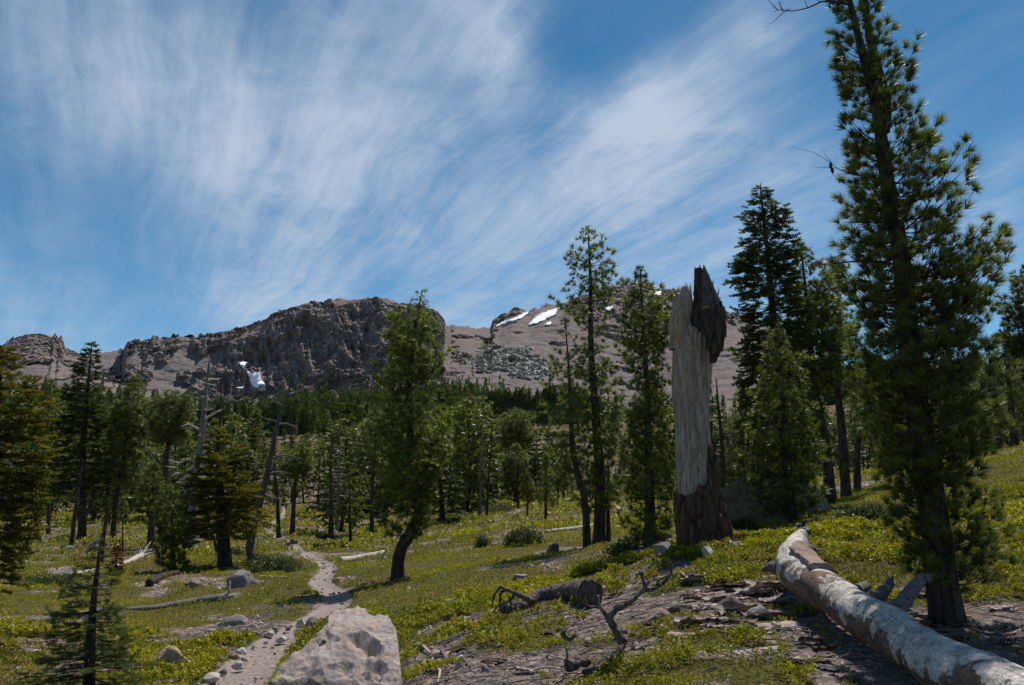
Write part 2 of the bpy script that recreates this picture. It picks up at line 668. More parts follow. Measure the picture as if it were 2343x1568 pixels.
def log_mat():
    t = NT('peeling_log_wood')
    n1 = t.noise(1.5, 5, .6, .9)
    n2 = t.noise(6.5, 7, .72, .5)
    n3 = t.noise(34, 5, .7)
    n4 = t.noise(16, 6, .7, .8)
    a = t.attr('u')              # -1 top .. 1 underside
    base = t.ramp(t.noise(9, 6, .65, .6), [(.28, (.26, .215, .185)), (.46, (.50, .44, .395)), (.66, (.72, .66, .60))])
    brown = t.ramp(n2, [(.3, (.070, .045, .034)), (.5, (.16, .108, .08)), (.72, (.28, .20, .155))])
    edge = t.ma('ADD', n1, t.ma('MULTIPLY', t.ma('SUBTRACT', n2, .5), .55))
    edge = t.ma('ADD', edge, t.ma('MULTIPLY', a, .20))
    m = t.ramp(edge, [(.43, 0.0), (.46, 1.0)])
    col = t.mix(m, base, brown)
    fl = t.ramp(n4, [(.28, .30), (.42, 1.0)])
    col = t.mix(1.0, col, fl, 'MULTIPLY')
    cr = t.ramp(t.vor(5.0, 'DISTANCE_TO_EDGE', t.noise(1.2, 4, .6, 0, None, True)), [(0, .35), (.012, 1.0)])
    col = t.mix(.8, col, cr, 'MULTIPLY')
    col = t.mix(1.0, col, t.ramp(n3, [(.3, .60), (.6, 1.05)]), 'MULTIPLY')
    ora = t.ramp(t.noise(3.3, 4, .6, .5), [(.60, 0.0), (.70, .6)])
    col = t.mix(ora, col, (.36, .18, .07))
    cx = t.n('ShaderNodeCombineXYZ')
    t.L.new(t.ma('MULTIPLY', t.attr('ga'), 3.2), cx.inputs[0])
    t.L.new(t.ma('MULTIPLY', t.attr('gb'), 3.2), cx.inputs[1])
    t.L.new(t.ma('MULTIPLY', t.attr('gl'), .55), cx.inputs[2])
    gr = t.noise(1.0, 4, .6, .4, cx.outputs[0])
    crk = t.ramp(t.ma('ABSOLUTE', t.ma('SUBTRACT', gr, .5)), [(0.0, .18), (.012, 1.0)])
    col = t.mix(.85, col, crk, 'MULTIPLY')
    grf = t.noise(6.0, 4, .6, .2, cx.outputs[0])
    col = t.mix(1.0, col, t.ramp(grf, [(.35, .72), (.55, 1.05)]), 'MULTIPLY')
    h = t.ma('ADD', t.ma('MULTIPLY', m, .8), t.ma('ADD', t.ma('MULTIPLY', n3, .5), t.ma('MULTIPLY', fl, .6)))
    t.bsdf(col, .85, t.bump(h, .9, .02), .15)
    return t.m


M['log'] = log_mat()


def rock_mat(name, light, dark, warm=None, lichen=False, scale=1.0):
    t = NT(name)
    n1 = t.noise(2.2 * scale, 7, .65, .6)
    n2 = t.noise(14 * scale, 6, .7)
    n3 = t.noise(70 * scale, 3, .6)
    col = t.ramp(n1, [(.3, dark), (.62, light)])
    if warm:
        col = t.mix(t.ramp(t.noise(3.1 * scale, 4, .6, .4), [(.48, 0.0), (.7, .75)]), col, warm)
    col = t.mix(1.0, col, t.ramp(n2, [(.32, .5), (.5, 1.0)]), 'MULTIPLY')
    col = t.mix(1.0, col, t.ramp(n3, [(.35, .75), (.55, 1.0)]), 'MULTIPLY')
    if lichen:
        lm = t.ma('MULTIPLY', t.ramp(t.noise(14, 5, .7, .5), [(.53, 0.0), (.58, 1.0)]), t.attr('tint'))
        dk = t.ma('MULTIPLY', t.ramp(t.noise(5, 6, .75, .8), [(.44, 0.0), (.52, .85)]), t.ma('MINIMUM', t.ma('MULTIPLY', t.attr('tint'), 1.6), 1.0))
        col = t.mix(dk, col, (.060, .055, .052))
        col = t.mix(lm, col, (.46, .47, .06))
    t.bsdf(col, .93, t.bump(t.ma('ADD', t.ma('MULTIPLY', n1, 1.5), n2), .7, .02 / scale), .15)
    return t.m


M['rock'] = rock_mat('grey_stone', (.30, .275, .26), (.15, .13, .12), (.28, .20, .16), scale=2.0)
M['rock_pink'] = rock_mat('pinkish_stone', (.38, .29, .25), (.20, .145, .12), (.34, .21, .15), scale=2.5)
M['rock_dark'] = rock_mat('dark_stone', (.16, .135, .13), (.07, .058, .055), (.18, .11, .08), scale=1.5)
M['rock_pale'] = rock_mat('pale_stone', (.62, .56, .52), (.36, .30, .27), None, scale=3.0)
M['boulder'] = rock_mat('lichen_spotted_boulder', (.42, .355, .325), (.20, .165, .152), (.46, .32, .24), True, 1.6)
M['bark_plate'] = rock_mat('pale_bark_plate', (.52, .43, .38), (.26, .19, .16), (.40, .28, .22), scale=5.0)
M['mossrock'] = rock_mat('mossy_boulder', (.20, .18, .10), (.06, .050, .036), (.22, .18, .08), False, 3.0)


def ground_mat():
    t = NT('forest_floor')
    bare = t.attr('bare')
    trail = t.attr('trail')
    n_f = t.noise(9, 6, .7)
    n_ff = t.noise(60, 5, .7)
    n_m = t.noise(1.1, 5, .6)
    soil = t.ramp(n_f, [(.3, (.050, .036, .030)), (.50, (.15, .112, .098)), (.64, (.40, .32, .285))])
    soil = t.mix(1.0, soil, t.ramp(n_ff, [(.3, .45), (.62, 1.25)]), 'MULTIPLY')
    soil = t.mix(t.ramp(n_m, [(.45, 0.0), (.7, .5)]), soil, (.20, .165, .15))
    matc = t.ramp(t.noise(14, 6, .7), [(.32, (.024, .020, .009)), (.5, (.075, .066, .014)), (.75, (.20, .175, .03))])  # shade painted into the underlayer: darkened so gaps between leaves read as shadow
    matc = t.mix(t.ramp(t.noise(.35, 4, .6), [(.4, 0.0), (.65, .6)]), matc, (.085, .070, .026))
    fuzz = t.ma('ADD', bare, t.ma('MULTIPLY', t.ma('SUBTRACT', t.noise(5, 6, .7), .5), .7))
    col = t.mix(t.ramp(fuzz, [(.40, 0.0), (.56, 1.0)]), matc, soil)
    tr = t.ramp(t.noise(18, 8, .8), [(.32, (.11, .083, .073)), (.5, (.27, .215, .193)), (.68, (.46, .385, .35))])
    tf = t.ma('ADD', trail, t.ma('MULTIPLY', t.ma('SUBTRACT', t.noise(4, 6, .7), .5), .5))
    col = t.mix(t.ramp(tf, [(.38, 0.0), (.52, 1.0)]), col, tr)
    t.bsdf(col, .95, t.bump(t.ma('ADD', n_f, t.ma('MULTIPLY', n_ff, .4)), .8, .05), .1)
    return t.m


M['ground'] = ground_mat()


def mountain_mat():
    t = NT('volcanic_slope')
    rk = t.attr('rock')
    pale = t.attr('pale')
    veg = t.attr('veg')
    red = t.attr('red')
    v1 = t.noise(.035, 8, .68, .6)
    v2 = t.noise(.16, 6, .7)
    v3 = t.noise(.7, 4, .7)
    scree = t.ramp(t.noise(.05, 8, .75, .8), [(.3, (.130, .102, .096)), (.5, (.215, .170, .155)), (.7, (.290, .235, .215))])
    scree = t.mix(t.ramp(t.noise(.012, 5, .6, .8), [(.45, 0.0), (.62, .7)]), scree, (.185, .168, .165))
    scree = t.mix(1.0, scree, t.ramp(v3, [(.36, .45), (.56, 1.1)]), 'MULTIPLY')
    scree = t.mix(t.ramp(t.noise(.9, 5, .8), [(.60, 0.0), (.68, .5)]), scree, (.36, .31, .29))
    scree = t.mix(t.ma('MULTIPLY', red, .6), scree, (.27, .185, .15))
    rock = t.ramp(v2, [(.28, (.135, .112, .110)), (.5, (.235, .192, .182)), (.74, (.34, .275, .25))])
    rock = t.mix(1.0, rock, t.ramp(v1, [(.3, .65), (.6, 1.15)]), 'MULTIPLY')
    rock = t.mix(t.ramp(t.noise(.02, 4, .6), [(.5, 0.0), (.68, .55)]), rock, (.20, .150, .135))
    prock = t.ramp(t.noise(.25, 6, .75), [(.3, (.06, .055, .05)), (.5, (.34, .32, .29)), (.66, (.62, .58, .53))])
    fz = t.ma('ADD', rk, t.ma('MULTIPLY', t.ma('SUBTRACT', v2, .5), .9))
    col = t.mix(t.ramp(fz, [(.42, 0.0), (.56, 1.0)]), scree, rock)
    fp = t.ma('ADD', pale, t.ma('MULTIPLY', t.ma('SUBTRACT', v2, .5), .9))
    col = t.mix(t.ramp(fp, [(.42, 0.0), (.56, 1.0)]), col, prock)
    fv = t.ma('ADD', veg, t.ma('MULTIPLY', t.ma('SUBTRACT', t.noise(.09, 6, .7), .5), 1.4))
    col = t.mix(t.ramp(fv, [(.50, 0.0), (.60, 1.0)]), col, (.075, .075, .028))
    t.bsdf(col, .95, t.bump(t.ma('ADD', v2, t.ma('MULTIPLY', v3, .5)), .9, 2.2), .1)
    return t.m


M['mountain'] = mountain_mat()


def snow_mat():
    t = NT('old_snow')
    t.bsdf(t.ramp(t.noise(.2, 5), [(.3, (.74, .77, .82)), (.6, (.88, .89, .91))]), .6, None, .3)
    return t.m


M['snow'] = snow_mat()


def plain(name, col, rough=.9):
    t = NT(name)
    c = t.ramp(t.noise(30, 3), [(.3, tuple(v * .75 for v in col)), (.7, col)])
    t.bsdf(c, rough)
    return t.m


# ------------------------------------------------------------------ trail, bare ground masks
TRAIL = [(470, 1640), (545, 1556), (618, 1482), (700, 1426), (768, 1385), (762, 1358), (735, 1340), (738, 1322), (752, 1305), (735, 1288), (700, 1268),
         (672, 1252), (648, 1238), (628, 1224), (612, 1214)]
TR_W = np.array([gnd(x, y)[:2] for x, y in TRAIL])
TR_HW = np.array([.40, .38, .36, .30, .34, .36, .36, .32, .30, .32, .32, .36, .38, .34, .30])
far_tr = [gnd(x, y)[:2] for x, y in [(628, 1196), (648, 1180), (652, 1168), (640, 1155)]]
TR_W = np.vstack([TR_W, far_tr])
TR_HW = np.concatenate([TR_HW, [.4, .4, .4, .4]])
_tw = np.vstack([spline(np.column_stack([TR_W, TR_HW])[:15], 150), np.column_stack([TR_W, TR_HW])[15:]])


def trail_mask(X, Y):
    X = np.asarray(X, float)
    Y = np.asarray(Y, float)
    best = np.full(X.shape, 9.0)
    sel = (Y > 3) & (Y < 190) & (X < 2) & (X > -60)
    xs, ys = X[sel], Y[sel]
    b = np.full(xs.shape, 9.0)
    for i in range(len(_tw) - 1):
        ax, ay, aw = _tw[i]
        dx, dy = _tw[i + 1][0] - ax, _tw[i + 1][1] - ay
        u = np.clip(((xs - ax) * dx + (ys - ay) * dy) / (dx * dx + dy * dy + 1e-9), 0, 1)
        b = np.minimum(b, np.hypot(xs - ax - u * dx, ys - ay - u * dy) / aw)
    best[sel] = b
    return np.clip(1.5 - best, 0, 1)


# bare or littered patches (photo x, y, radius in metres x, y)
BARE = [(1620, 1370, 1.1, .55), (1700, 1440, .45, .35), (1780, 1350, .35, .5), (1050, 1560, .5, .25), (330, 1560, .5, .3), (1100, 1540, .95, .5), (1000, 1490, .45, .5), (1400, 1500, .9, .35), (1250, 1500, .5, .3), (1640, 1400, .9, .55), (1760, 1380, .6, .7), (1560, 1400, .7, .35), (1800, 1460, .4, .5),
        (1880, 1500, .35, .6), (1960, 1560, .4, .5), (2200, 1410, 1.2, .6), (2330, 1440, .9, .8), (2080, 1350, .5, .3), (1590, 1262, .8, .5), (1680, 1500, .5, .2),
        (1900, 1130, 1.6, 1.8), (1950, 1100, 2, 2), (700, 1240, 2.2, 5), (770, 1275, 1.8, 2.5), (760, 1215, 3.5, 5), (680, 1190, 3, 8), (560, 1440, .5, .7),
        (620, 1440, .8, 1.2), (500, 1500, .5, .8), (780, 1330, .6, .8), (150, 1215, 3, 3.5), (270, 1265, 1.6, 2.2), (100, 1420, 1.6, .6), (1300, 1140, 4, 5), (1450, 1150, 4, 4),
        (1200, 1290, 1.5, .8), (1000, 1440, .3, .5), (1180, 1240, 2.2, 1.5), (1530, 1150, 3, 3), (1330, 1260, 1.6, 1.2), (350, 1500, .6, .5), (60, 1540, .5, .5), (1480, 1290, 1.2, .8)]
_bw = [(gnd(x, y)[:2], rx, ry) for x, y, rx, ry in BARE]


def bare_mask(X, Y):
    X = np.asarray(X, float)
    Y = np.asarray(Y, float)
    P = p3(X, Y)
    sc = np.clip(Y / 14, 1, 3)
    n = fbm(P / 1.15, 4, 31) * .62 + fbm(P / 5.2, 3, 44) * .40
    b = n * 1.55 + .25 + .10 * np.clip((13 - Y) / 4, 0, 1) + np.clip((Y - 30) / 400, 0, .08)
    for (c, rx, ry) in _bw:
        d = np.hypot((X - c[0]) / rx, (Y - c[1]) / ry)
        b = np.maximum(b, np.clip(1.35 - d, 0, 1) + n * .5)
    # right-hand slope is a closed green mat
    s = X / np.maximum(Y, 1)
    g = np.clip((s - .30) / .08, 0, 1) * np.clip((Y - 9.3) / 1.5, 0, 1) * np.clip((30 - Y) / 8, 0, 1)
    b = b - g * .35
    return np.clip(b, 0, 1)


# ------------------------------------------------------------------ ground sheet


def build_ground():
    Yr = np.concatenate([np.linspace(-25, 2.2, 40), np.exp(np.linspace(math.log(2.5), math.log(4.8), 40)),
                         np.exp(np.linspace(math.log(4.85), math.log(60), 700)), np.exp(np.linspace(math.log(61), math.log(425), 160))])
    sv = np.concatenate([np.linspace(-1.6, -.82, 40), np.linspace(-.80, .80, 860), np.linspace(.82, 1.6, 40)])
    Yg, Sg = np.meshgrid(Yr, sv, indexing='ij')
    Wd = np.where(Yg > 4.8, Yg, 4.8 + .6 * (4.8 - Yg))
    X = Sg * Wd
    Z = H(X, Yg)
    tr = trail_mask(X, Yg)
    ba = bare_mask(X, Yg)
    Z = Z - .05 * tr + (1 - np.maximum(ba, tr)) * .03 * np.clip(Yg / 10, .4, 3)
    Z = Z + .018 * fbm(p3(X, Yg) / .16, 3, 77) * np.clip(30 / np.maximum(Yg, 1), 0, 1)
    V = np.stack([X, Yg, Z], -1).reshape(-1, 3)
    o = mk('ground', V, grid_faces(len(Yr), len(sv)), M['ground'], None, {'bare': ba.ravel(), 'trail': tr.ravel()}, True)
    tag(o, 'uneven forest floor of brown soil, litter and green mats with a dirt trail', kind='structure')


build_ground()

# ------------------------------------------------------------------ mountain
RIDGE = [(-900, 900), (-300, 830), (-100, 820), (0, 803), (30, 777), (60, 768), (90, 766), (110, 772), (118, 778), (126, 767), (134, 782), (140, 774), (150, 800), (180, 811), (230, 808), (283, 801), (290, 787), (310, 779),
         (345, 776), (400, 770), (450, 770), (500, 762), (550, 750), (600, 735), (650, 710), (700, 695), (712, 688), (740, 692), (770, 683), (800, 686), (850, 684), (880, 683), (900, 690),
         (925, 697), (945, 699), (990, 712), (1000, 716), (1012, 730), (1022, 752), (1034, 745), (1060, 746), (1090, 750), (1122, 750), (1128, 733), (1145, 727), (1170, 712), (1190, 709), (1210, 714), (1240, 703),
         (1275, 697), (1300, 690), (1330, 680), (1360, 668), (1400, 660), (1440, 652), (1470, 646), (1490, 655), (1500, 663), (1530, 665), (1545, 668), (1560, 680), (1600, 695), (1650, 708), (1690, 724), (1720, 731), (1760, 752),
         (1850, 800), (1950, 845), (2100, 880), (2342, 900), (2700, 950), (3300, 1000)]
RDIST = [(-900, 1300), (180, 1300), (200, 1200), (283, 1150), (292, 900), (1018, 900), (1032, 1180), (1122, 1220), (1300, 1250), (1470, 1350), (1650, 1300), (1760, 1250), (3300, 1000)]
FOOT = [(-900, 900), (0, 895), (180, 870), (300, 885), (400, 905), (500, 930), (600, 935), (700, 922), (800, 903), (900, 885), (1000, 868), (1040, 880), (1120, 900), (1300, 960), (1500, 975), (1700, 965), (1900, 980), (3300, 1040)]
FDIST = [(-900, 760), (200, 760), (290, 770), (1000, 770), (1060, 700), (1300, 640), (1700, 650), (3300, 650)]


def lerp(tab, x):
    a = np.array(tab, float)
    return np.interp(x, a[:, 0], a[:, 1])


def inpoly(px, py, poly):
    poly = np.asarray(poly, float)
    ins = np.zeros(px.shape, bool)
    j = len(poly) - 1
    for i in range(len(poly)):
        xi, yi = poly[i]
        xj, yj = poly[j]
        c = ((yi > py) != (yj > py)) & (px < (xj - xi) * (py - yi) / (yj - yi + 1e-9) + xi)
        ins ^= c
        j = i
    return ins


def build_mountain():
    xs = np.concatenate([np.linspace(-900, -40, 60), np.linspace(-35, 1990, 1350), np.linspace(2000, 3300, 110)])
    ry = lerp(RIDGE, xs)
    rd = lerp(RDIST, xs)
    fy_ = lerp(FOOT, xs)
    fd = lerp(FDIST, xs)
    ridge = np.array([pix(x, y, r) for x, y, r in zip(xs, ry, rd)])
    foot = np.array([pix(x, y, r) for x, y, r in zip(xs, fy_, fd)])
    s = ridge[:, 0] / ridge[:, 1]
    base = np.column_stack([s * 418, np.full(len(xs), 418), H0(s * 418, np.full(len(xs), 418.)) - .3])
    foot[:, 0] = s * foot[:, 1]
    ta = np.linspace(0, 1, 70)[:, None, None]
    tb = np.linspace(0, 1, 330)[1:, None, None]
    tcc = np.linspace(0, 1, 30)[1:, None, None]
    back = ridge.copy()
    back[:, 1] += 900
    back[:, 0] = s * back[:, 1]
    back[:, 2] *= .35
    A = base[None] * (1 - ta) + foot[None] * ta
    # cliffs: steep upper face; scree: straight
    B = foot[None] * (1 - tb) + ridge[None] * tb
    cl = np.interp(xs, [-50, 0, 170, 185, 280, 420, 560, 1000, 1030, 1300, 1400, 1600, 1700], [.5, .6, .6, .3, .4, .6, 1, 1, .15, .2, .55, .5, .1])[None, :]
    tz = tb[..., 0]
    e = 1 + .9 * cl
    f = (1 - (1 - tz) ** 1.0)
    tcl = np.clip((tz - .35) / .65, 0, 1)
    prof = (1 - cl * .55) * tz + cl * .55 * (np.clip(tz / .8, 0, 1) ** 2.2 * .35 + .65 * np.clip((tz - .30) / .66, 0, 1) ** .85)
    B[..., 2] = foot[None, :, 2] + (ridge[None, :, 2] - foot[None, :, 2]) * np.minimum(prof, 1)
    C = ridge[None] * (1 - tcc) + back[None] * tcc
    P = np.concatenate([A, B, C], 0)
    nr, nc = P.shape[:2]
    row = np.arange(nr)[:, None]
    tt = np.clip((row - 69) / 329., 0, 1) * np.ones((1, nc))
    tt[69 + 329:] = 1
    px, py = proj(P)
    wn = vn(P / 30., 3) * 14 + vn(P / 9., 4) * 7
    wm = vn(P / 26., 6) * 12 + vn(P / 8., 7) * 6
    qx, qy = px + wn, py + wm
    rock = np.zeros(px.shape)
    polys = [[(-200, 700), (170, 700), (185, 815), (150, 826), (95, 832), (60, 845), (20, 840), (-200, 900)],
             [(283, 700), (322, 700), (330, 790), (312, 815), (282, 838), (276, 838)], [(335, 700), (365, 700), (362, 800), (340, 830), (328, 826)], [(372, 760), (415, 755), (405, 800), (378, 832), (362, 828)], [(420, 755), (600, 690), (640, 780), (560, 790), (490, 795), (470, 812), (440, 800)], [(285, 880), (330, 846), (350, 850), (320, 890)],
             [(585, 735), (640, 600), (1035, 600), (1030, 860), (960, 885), (860, 905), (770, 900), (700, 915), (650, 900), (600, 890), (540, 940), (440, 935), (430, 900), (470, 870), (500, 820), (545, 775)],
             [(1118, 690), (1215, 690), (1180, 720), (1128, 760)],
             [(1300, 600), (1720, 600), (1700, 745), (1640, 735), (1560, 760), (1450, 790), (1380, 770), (1310, 722)],
             [(1400, 830), (1450, 835), (1440, 850), (1400, 848)], [(1395, 860), (1440, 870), (1470, 890), (1430, 888)], [(235, 850), (330, 842), (330, 880), (240, 885)]]
    for pl in polys:
        rock = np.maximum(rock, inpoly(qx, qy, pl))
    spots = (fbm(P / 28., 3, 91) > .42) & (py < 880)
    rock = np.maximum(rock, spots * .9)
    pale = np.zeros(px.shape)
    for pl in [[(1085, 815), (1130, 800), (1180, 792), (1220, 800), (1250, 830), (1262, 855), (1230, 870), (1190, 858), (1140, 845), (1095, 838)],
               [(1020, 795), (1050, 800), (1085, 825), (1080, 838), (1035, 822)], [(820, 690), (905, 700), (880, 706), (830, 702)]]:
        pale = np.maximum(pale, inpoly(qx, qy, pl))
    red = np.maximum(inpoly(qx, qy, [(740, 670), (960, 670), (940, 702), (895, 698), (860, 692), (800, 698), (765, 692)]), inpoly(qx, qy, [(560, 752), (610, 738), (600, 765), (520, 778)])) * 1.0
    rock = rock * (1 - red)
    veg = np.maximum(np.clip((py - 860) / 120, 0, 1) * np.clip((px - 900) / 100, 0, 1) * .42, np.clip((py - 930) / 60, 0, 1) * .9)
    for cx, cy, r in [(1117, 797, 17), (1240, 878, 14), (1130, 876, 12), (1410, 840, 20), (1290, 900, 16), (1180, 905, 18), (1170, 835, 8)]:
        veg = np.maximum(veg, np.clip(1.4 - np.hypot((qx - cx) / r, (qy - cy) / (r * .45)), 0, 1))
    # relief
    dir_r = P / np.linalg.norm(P[..., :2], axis=-1, keepdims=True)
    dir_r[..., 2] = 0
    Q = P.copy()
    Q[..., 2] *= .8
    shear = Q.copy()
    shear[..., 0] = Q[..., 0] + .55 * Q[..., 2]
    rg = fbm(shear / np.array([30., 60., 62.]) + .25 * vn(Q / 40., 2)[..., None], 7, 21, .62, True)
    rf = fbm(Q / np.array([6., 9., 9.]), 4, 27, .65, True)
    fade = np.clip(tt / .08, 0, 1) * (1 - np.clip((tt - .985) / .015, 0, 1) * .75)
    fade[69 + 329:] *= .25
    rs = rock
    for _ in range(4):
        rs = (rs + np.roll(rs, 1, 0) + np.roll(rs, -1, 0) + np.roll(rs, 1, 1) + np.roll(rs, -1, 1)) / 5
    amp = rs * fade
    P = P - dir_r * ((rg - .25) * 25 + (rf - .2) * 4)[..., None] * amp[..., None]
    P[..., 2] += (rf - .2) * 2.0 * amp
    sc = fbm(P / 26., 4, 51)
    P = P - dir_r * (sc * 10.0 * np.clip(tt / .05, 0, 1) * (1 - rs) * np.clip((1 - tt) / .05, 0, 1))[..., None]
    psm = pale
    for _ in range(2):
        psm = (psm + np.roll(psm, 1, 0) + np.roll(psm, -1, 0) + np.roll(psm, 1, 1) + np.roll(psm, -1, 1)) / 5
    blk = fbm(P / 9., 4, 61, .6, True)
    P = P - dir_r * (psm * (blk - .1) * 11)[..., None]
    P[..., 2] += psm * blk * 2.5
    # jagged crest
    cr = np.exp(-((row - 398) / 7.) ** 2)
    jag = fbm(np.stack([xs / 9., np.zeros(nc), np.zeros(nc)], -1), 4, 71)
    jam = np.interp(xs, [0, 170, 185, 280, 290, 700, 730, 770, 900, 930, 1025, 1035, 1122, 1130, 1300, 1560, 1600, 1900], [1.6, 1.6, .2, .2, .9, .9, .7, .2, .2, 1.0, 1.0, .4, .4, 1.3, 1.2, 1.4, .5, .3])
    P[..., 2] += cr * (jag * jam * 7)[None, :]
    V = P.reshape(-1, 3)
    o = mk('mountain', V, grid_faces(nr, nc), M['mountain'], None,
           {'rock': rock.ravel(), 'pale': pale.ravel(), 'red': red.ravel(), 'veg': veg.ravel()}, False)
    tag(o, 'volcanic ridge of dark cliffs and pinkish scree', kind='structure')
    # snow lying on the slope
    pxx, pyy = proj(P)
    Fq = grid_faces(nr, nc)
    cx = pxx.ravel()[Fq].mean(1)
    cy = pyy.ravel()[Fq].mean(1)
    okr = (Fq[:, 0] // nc) < 396
    nw = vn(V[Fq[:, 0]] / 5., 8) * 2.5
    Ps = P.copy()
    for _ in range(14):
        Ps[1:-1, 1:-1] = (Ps[1:-1, 1:-1] * 2 + Ps[:-2, 1:-1] + Ps[2:, 1:-1] + Ps[1:-1, :-2] + Ps[1:-1, 2:]) / 6
    VS = (Ps - dir_r * 3.0).reshape(-1, 3)
    patches = [([(546, 832), (567, 831), (560, 838), (556, 845)], 'small upper snow patch in the dark cliff gully left of the summit'),
               ([(564, 851), (576, 857), (593, 854), (596, 866), (606, 884), (596, 889), (582, 890), (574, 882), (572, 866)], 'largest snow patch in the gully of the dark cliff'),
               ([(541, 890), (556, 885), (553, 891)], 'tiny snow speck left of the gully snow patch'),
               ([(716, 908), (735, 899), (741, 896), (735, 906), (720, 912)], 'thin snow streak at the foot of the cliff above the treetops'),
               ([(1133, 749), (1152, 738), (1178, 730), (1200, 718), (1212, 716), (1196, 728), (1160, 740), (1145, 746)], 'long narrow snow streak on the right skyline ridge, left of the wide snowfield'),
               ([(1210, 746), (1222, 730), (1236, 720), (1262, 712), (1279, 706), (1268, 722), (1240, 737), (1222, 742)], 'wide bright snowfield below the right skyline ridge'),
               ([(1244, 744), (1262, 738), (1258, 746)], 'small snow spot just below the wide bright snowfield'),
               ([(1494, 671), (1512, 668), (1510, 677), (1498, 677)], 'small snow spot high under the right summit rocks'),
               ([(1385, 706), (1402, 702), (1398, 712), (1388, 712)], 'snow patch behind the tall thin pines left of the broken snag')]
    for pl, lab in patches:
        ins = inpoly(cx + nw, cy + nw * .6, pl) & okr
        f = Fq[ins]
        if len(f) < 1:
            continue
        u, inv = np.unique(f, return_inverse=True)
        vv = VS[u] + np.array([0, 0, 1.0])
        c0 = vv.mean(0)
        n0 = len(vv)
        low = VS[u] + np.array([0, 4., -3.])
        inv = inv.reshape(f.shape)
        # rim walls give the snow its thickness
        ed = np.concatenate([inv[:, [0, 1]], inv[:, [1, 2]], inv[:, [2, 3]], inv[:, [3, 0]]])
        key = {}
        for a, b in ed:
            k = (min(a, b), max(a, b))
            key[k] = key.get(k, 0) + 1
        rim = np.array([[a, b, b + n0, a + n0] for (a, b), c in key.items() if c == 1])
        o2 = mk('snow_patch', np.vstack([vv, low]), [inv, rim], M['snow'], None, None, True, loc=c0)
        tag(o2, lab, 'snow patch', 'snow patches on the mountain')
    return xs, P


MX, MP = build_mountain()


def on_mountain(x, y):
    """nearest mountain sheet point to a photo pixel"""
    j = int(np.argmin(np.abs(MX - x)))
    j = max(8, min(len(MX) - 9, j))
    colp = MP[:399, j]
    _, py = proj(colp)
    k = np.where(py <= y)[0]
    return colp[k[0]] if len(k) else colp[-1]

# ------------------------------------------------------------------ foliage templates


def tmpl_pine(n, width, seed=1, cone=1.0):
    """needle bundle: thin triangles fanned about +z"""
    r = np.random.RandomState(seed)
    V, F = [], []
    for i in range(n):
        a = 2 * pi * (i + r.rand()) / n * 1.0 + i * 2.4
        th = cone * (0.25 + .85 * r.rand())
        d = np.array([sin(th) * cos(a), sin(th) * sin(a), cos(th)]) * (.75 + .3 * r.rand())
        side = np.array([-sin(a), cos(a), 0]) * width
        o = np.array([0, 0, -.15 + .25 * r.rand()])
        V += [o - side * .5, o + side * .5, o + d]
        F.append([3 * i, 3 * i + 1, 3 * i + 2])
    return np.array(V), np.array(F)


def tmpl_fir(pairs, width, seed=2):
    """brushy spray along +z: side needles spread flat, a few standing up"""
    V, F = [], []
    r = np.random.RandomState(seed)
    k = 0
    for i in range(pairs):
        t = (i + .2) / pairs
        L = .55 * (1 - t * .45) * (.8 + .4 * r.rand())
        for s_, up in ((-1, .1), (1, .1), (-.45, .8), (.45, .8), (0, -.5)):
            o = np.array([0, 0, t])
            d = np.array([s_ * L, up * L * .8, L * (.5 + .3 * r.rand())]) * (1 if abs(s_) == 1 else .6)
            V += [o - [0, 0, width], o + [0, 0, width], o + d + [0, 0, width * .5], o + d - [0, 0, width * .5]]
            F.append([k, k + 1, k + 2])
            F.append([k, k + 2, k + 3])
            k += 4
    return np.array(V), np.array(F)


def tmpl_clump(n, seed=3, flat=1.0):
    r = np.random.RandomState(seed)
    V, F = [], []
    for i in range(n):
        c = r.normal(size=3) * .28 * np.array([1, flat, 1])
        a = r.normal(size=(3, 3)) * .42 * np.array([1, flat, 1])
        V += [c + a[0], c + a[1], c + a[2]]
        F.append([3 * i, 3 * i + 1, 3 * i + 2])
    return np.array(V), np.array(F)


def tmpl_sprig(n, seed=4, leaf=.42):
    """rosette of small rounded leaves on a short stem, +z up"""
    r = np.random.RandomState(seed)
    V, F = [], []
    k = 0
    for i in range(n):
        a = 2.4 * i + r.rand()
        z = .15 + .75 * (i + .5) / n
        th = .5 + .6 * r.rand()
        d = np.array([sin(th) * cos(a), sin(th) * sin(a), cos(th)])
        s = np.array([-sin(a), cos(a), 0]) * leaf * .36
        o = np.array([0, 0, z]) + d * .12
        V += [o, o + d * leaf * .55 + s, o + d * leaf * 1.1, o + d * leaf * .55 - s]
        F.append([k, k + 1, k + 2, k + 3])
        k += 4
    return np.array(V), np.array(F)


def stamp(T, P, D, S, rng, upright=False):
    """place template T at points P, +z along D, scaled S. vectorised"""
    TV, TF = T
    n = len(P)
    D = D / np.maximum(np.linalg.norm(D, axis=1, keepdims=True), 1e-9)
    up = np.tile(np.array([0, 0, 1.0]), (n, 1))
    bad = np.abs(D[:, 2]) > .96
    up[bad] = [1, 0, 0]
    X = np.cross(D, up)
    X /= np.linalg.norm(X, axis=1, keepdims=True)
    Yv = np.cross(D, X) * -1
    if not upright:
        a = rng.rand(n) * 2 * pi
        ca, sa = np.cos(a)[:, None], np.sin(a)[:, None]
        X, Yv = X * ca + Yv * sa, Yv * ca - X * sa
    S = np.broadcast_to(np.asarray(S, float), (n,))
    V = (TV[None, :, 0:1] * X[:, None] + TV[None, :, 1:2] * Yv[:, None] + TV[None, :, 2:3] * D[:, None]) * S[:, None, None] + P[:, None]
    F = TF[None] + (np.arange(n) * len(TV))[:, None, None]
    return V.reshape(-1, 3), F.reshape(-1, TF.shape[1])


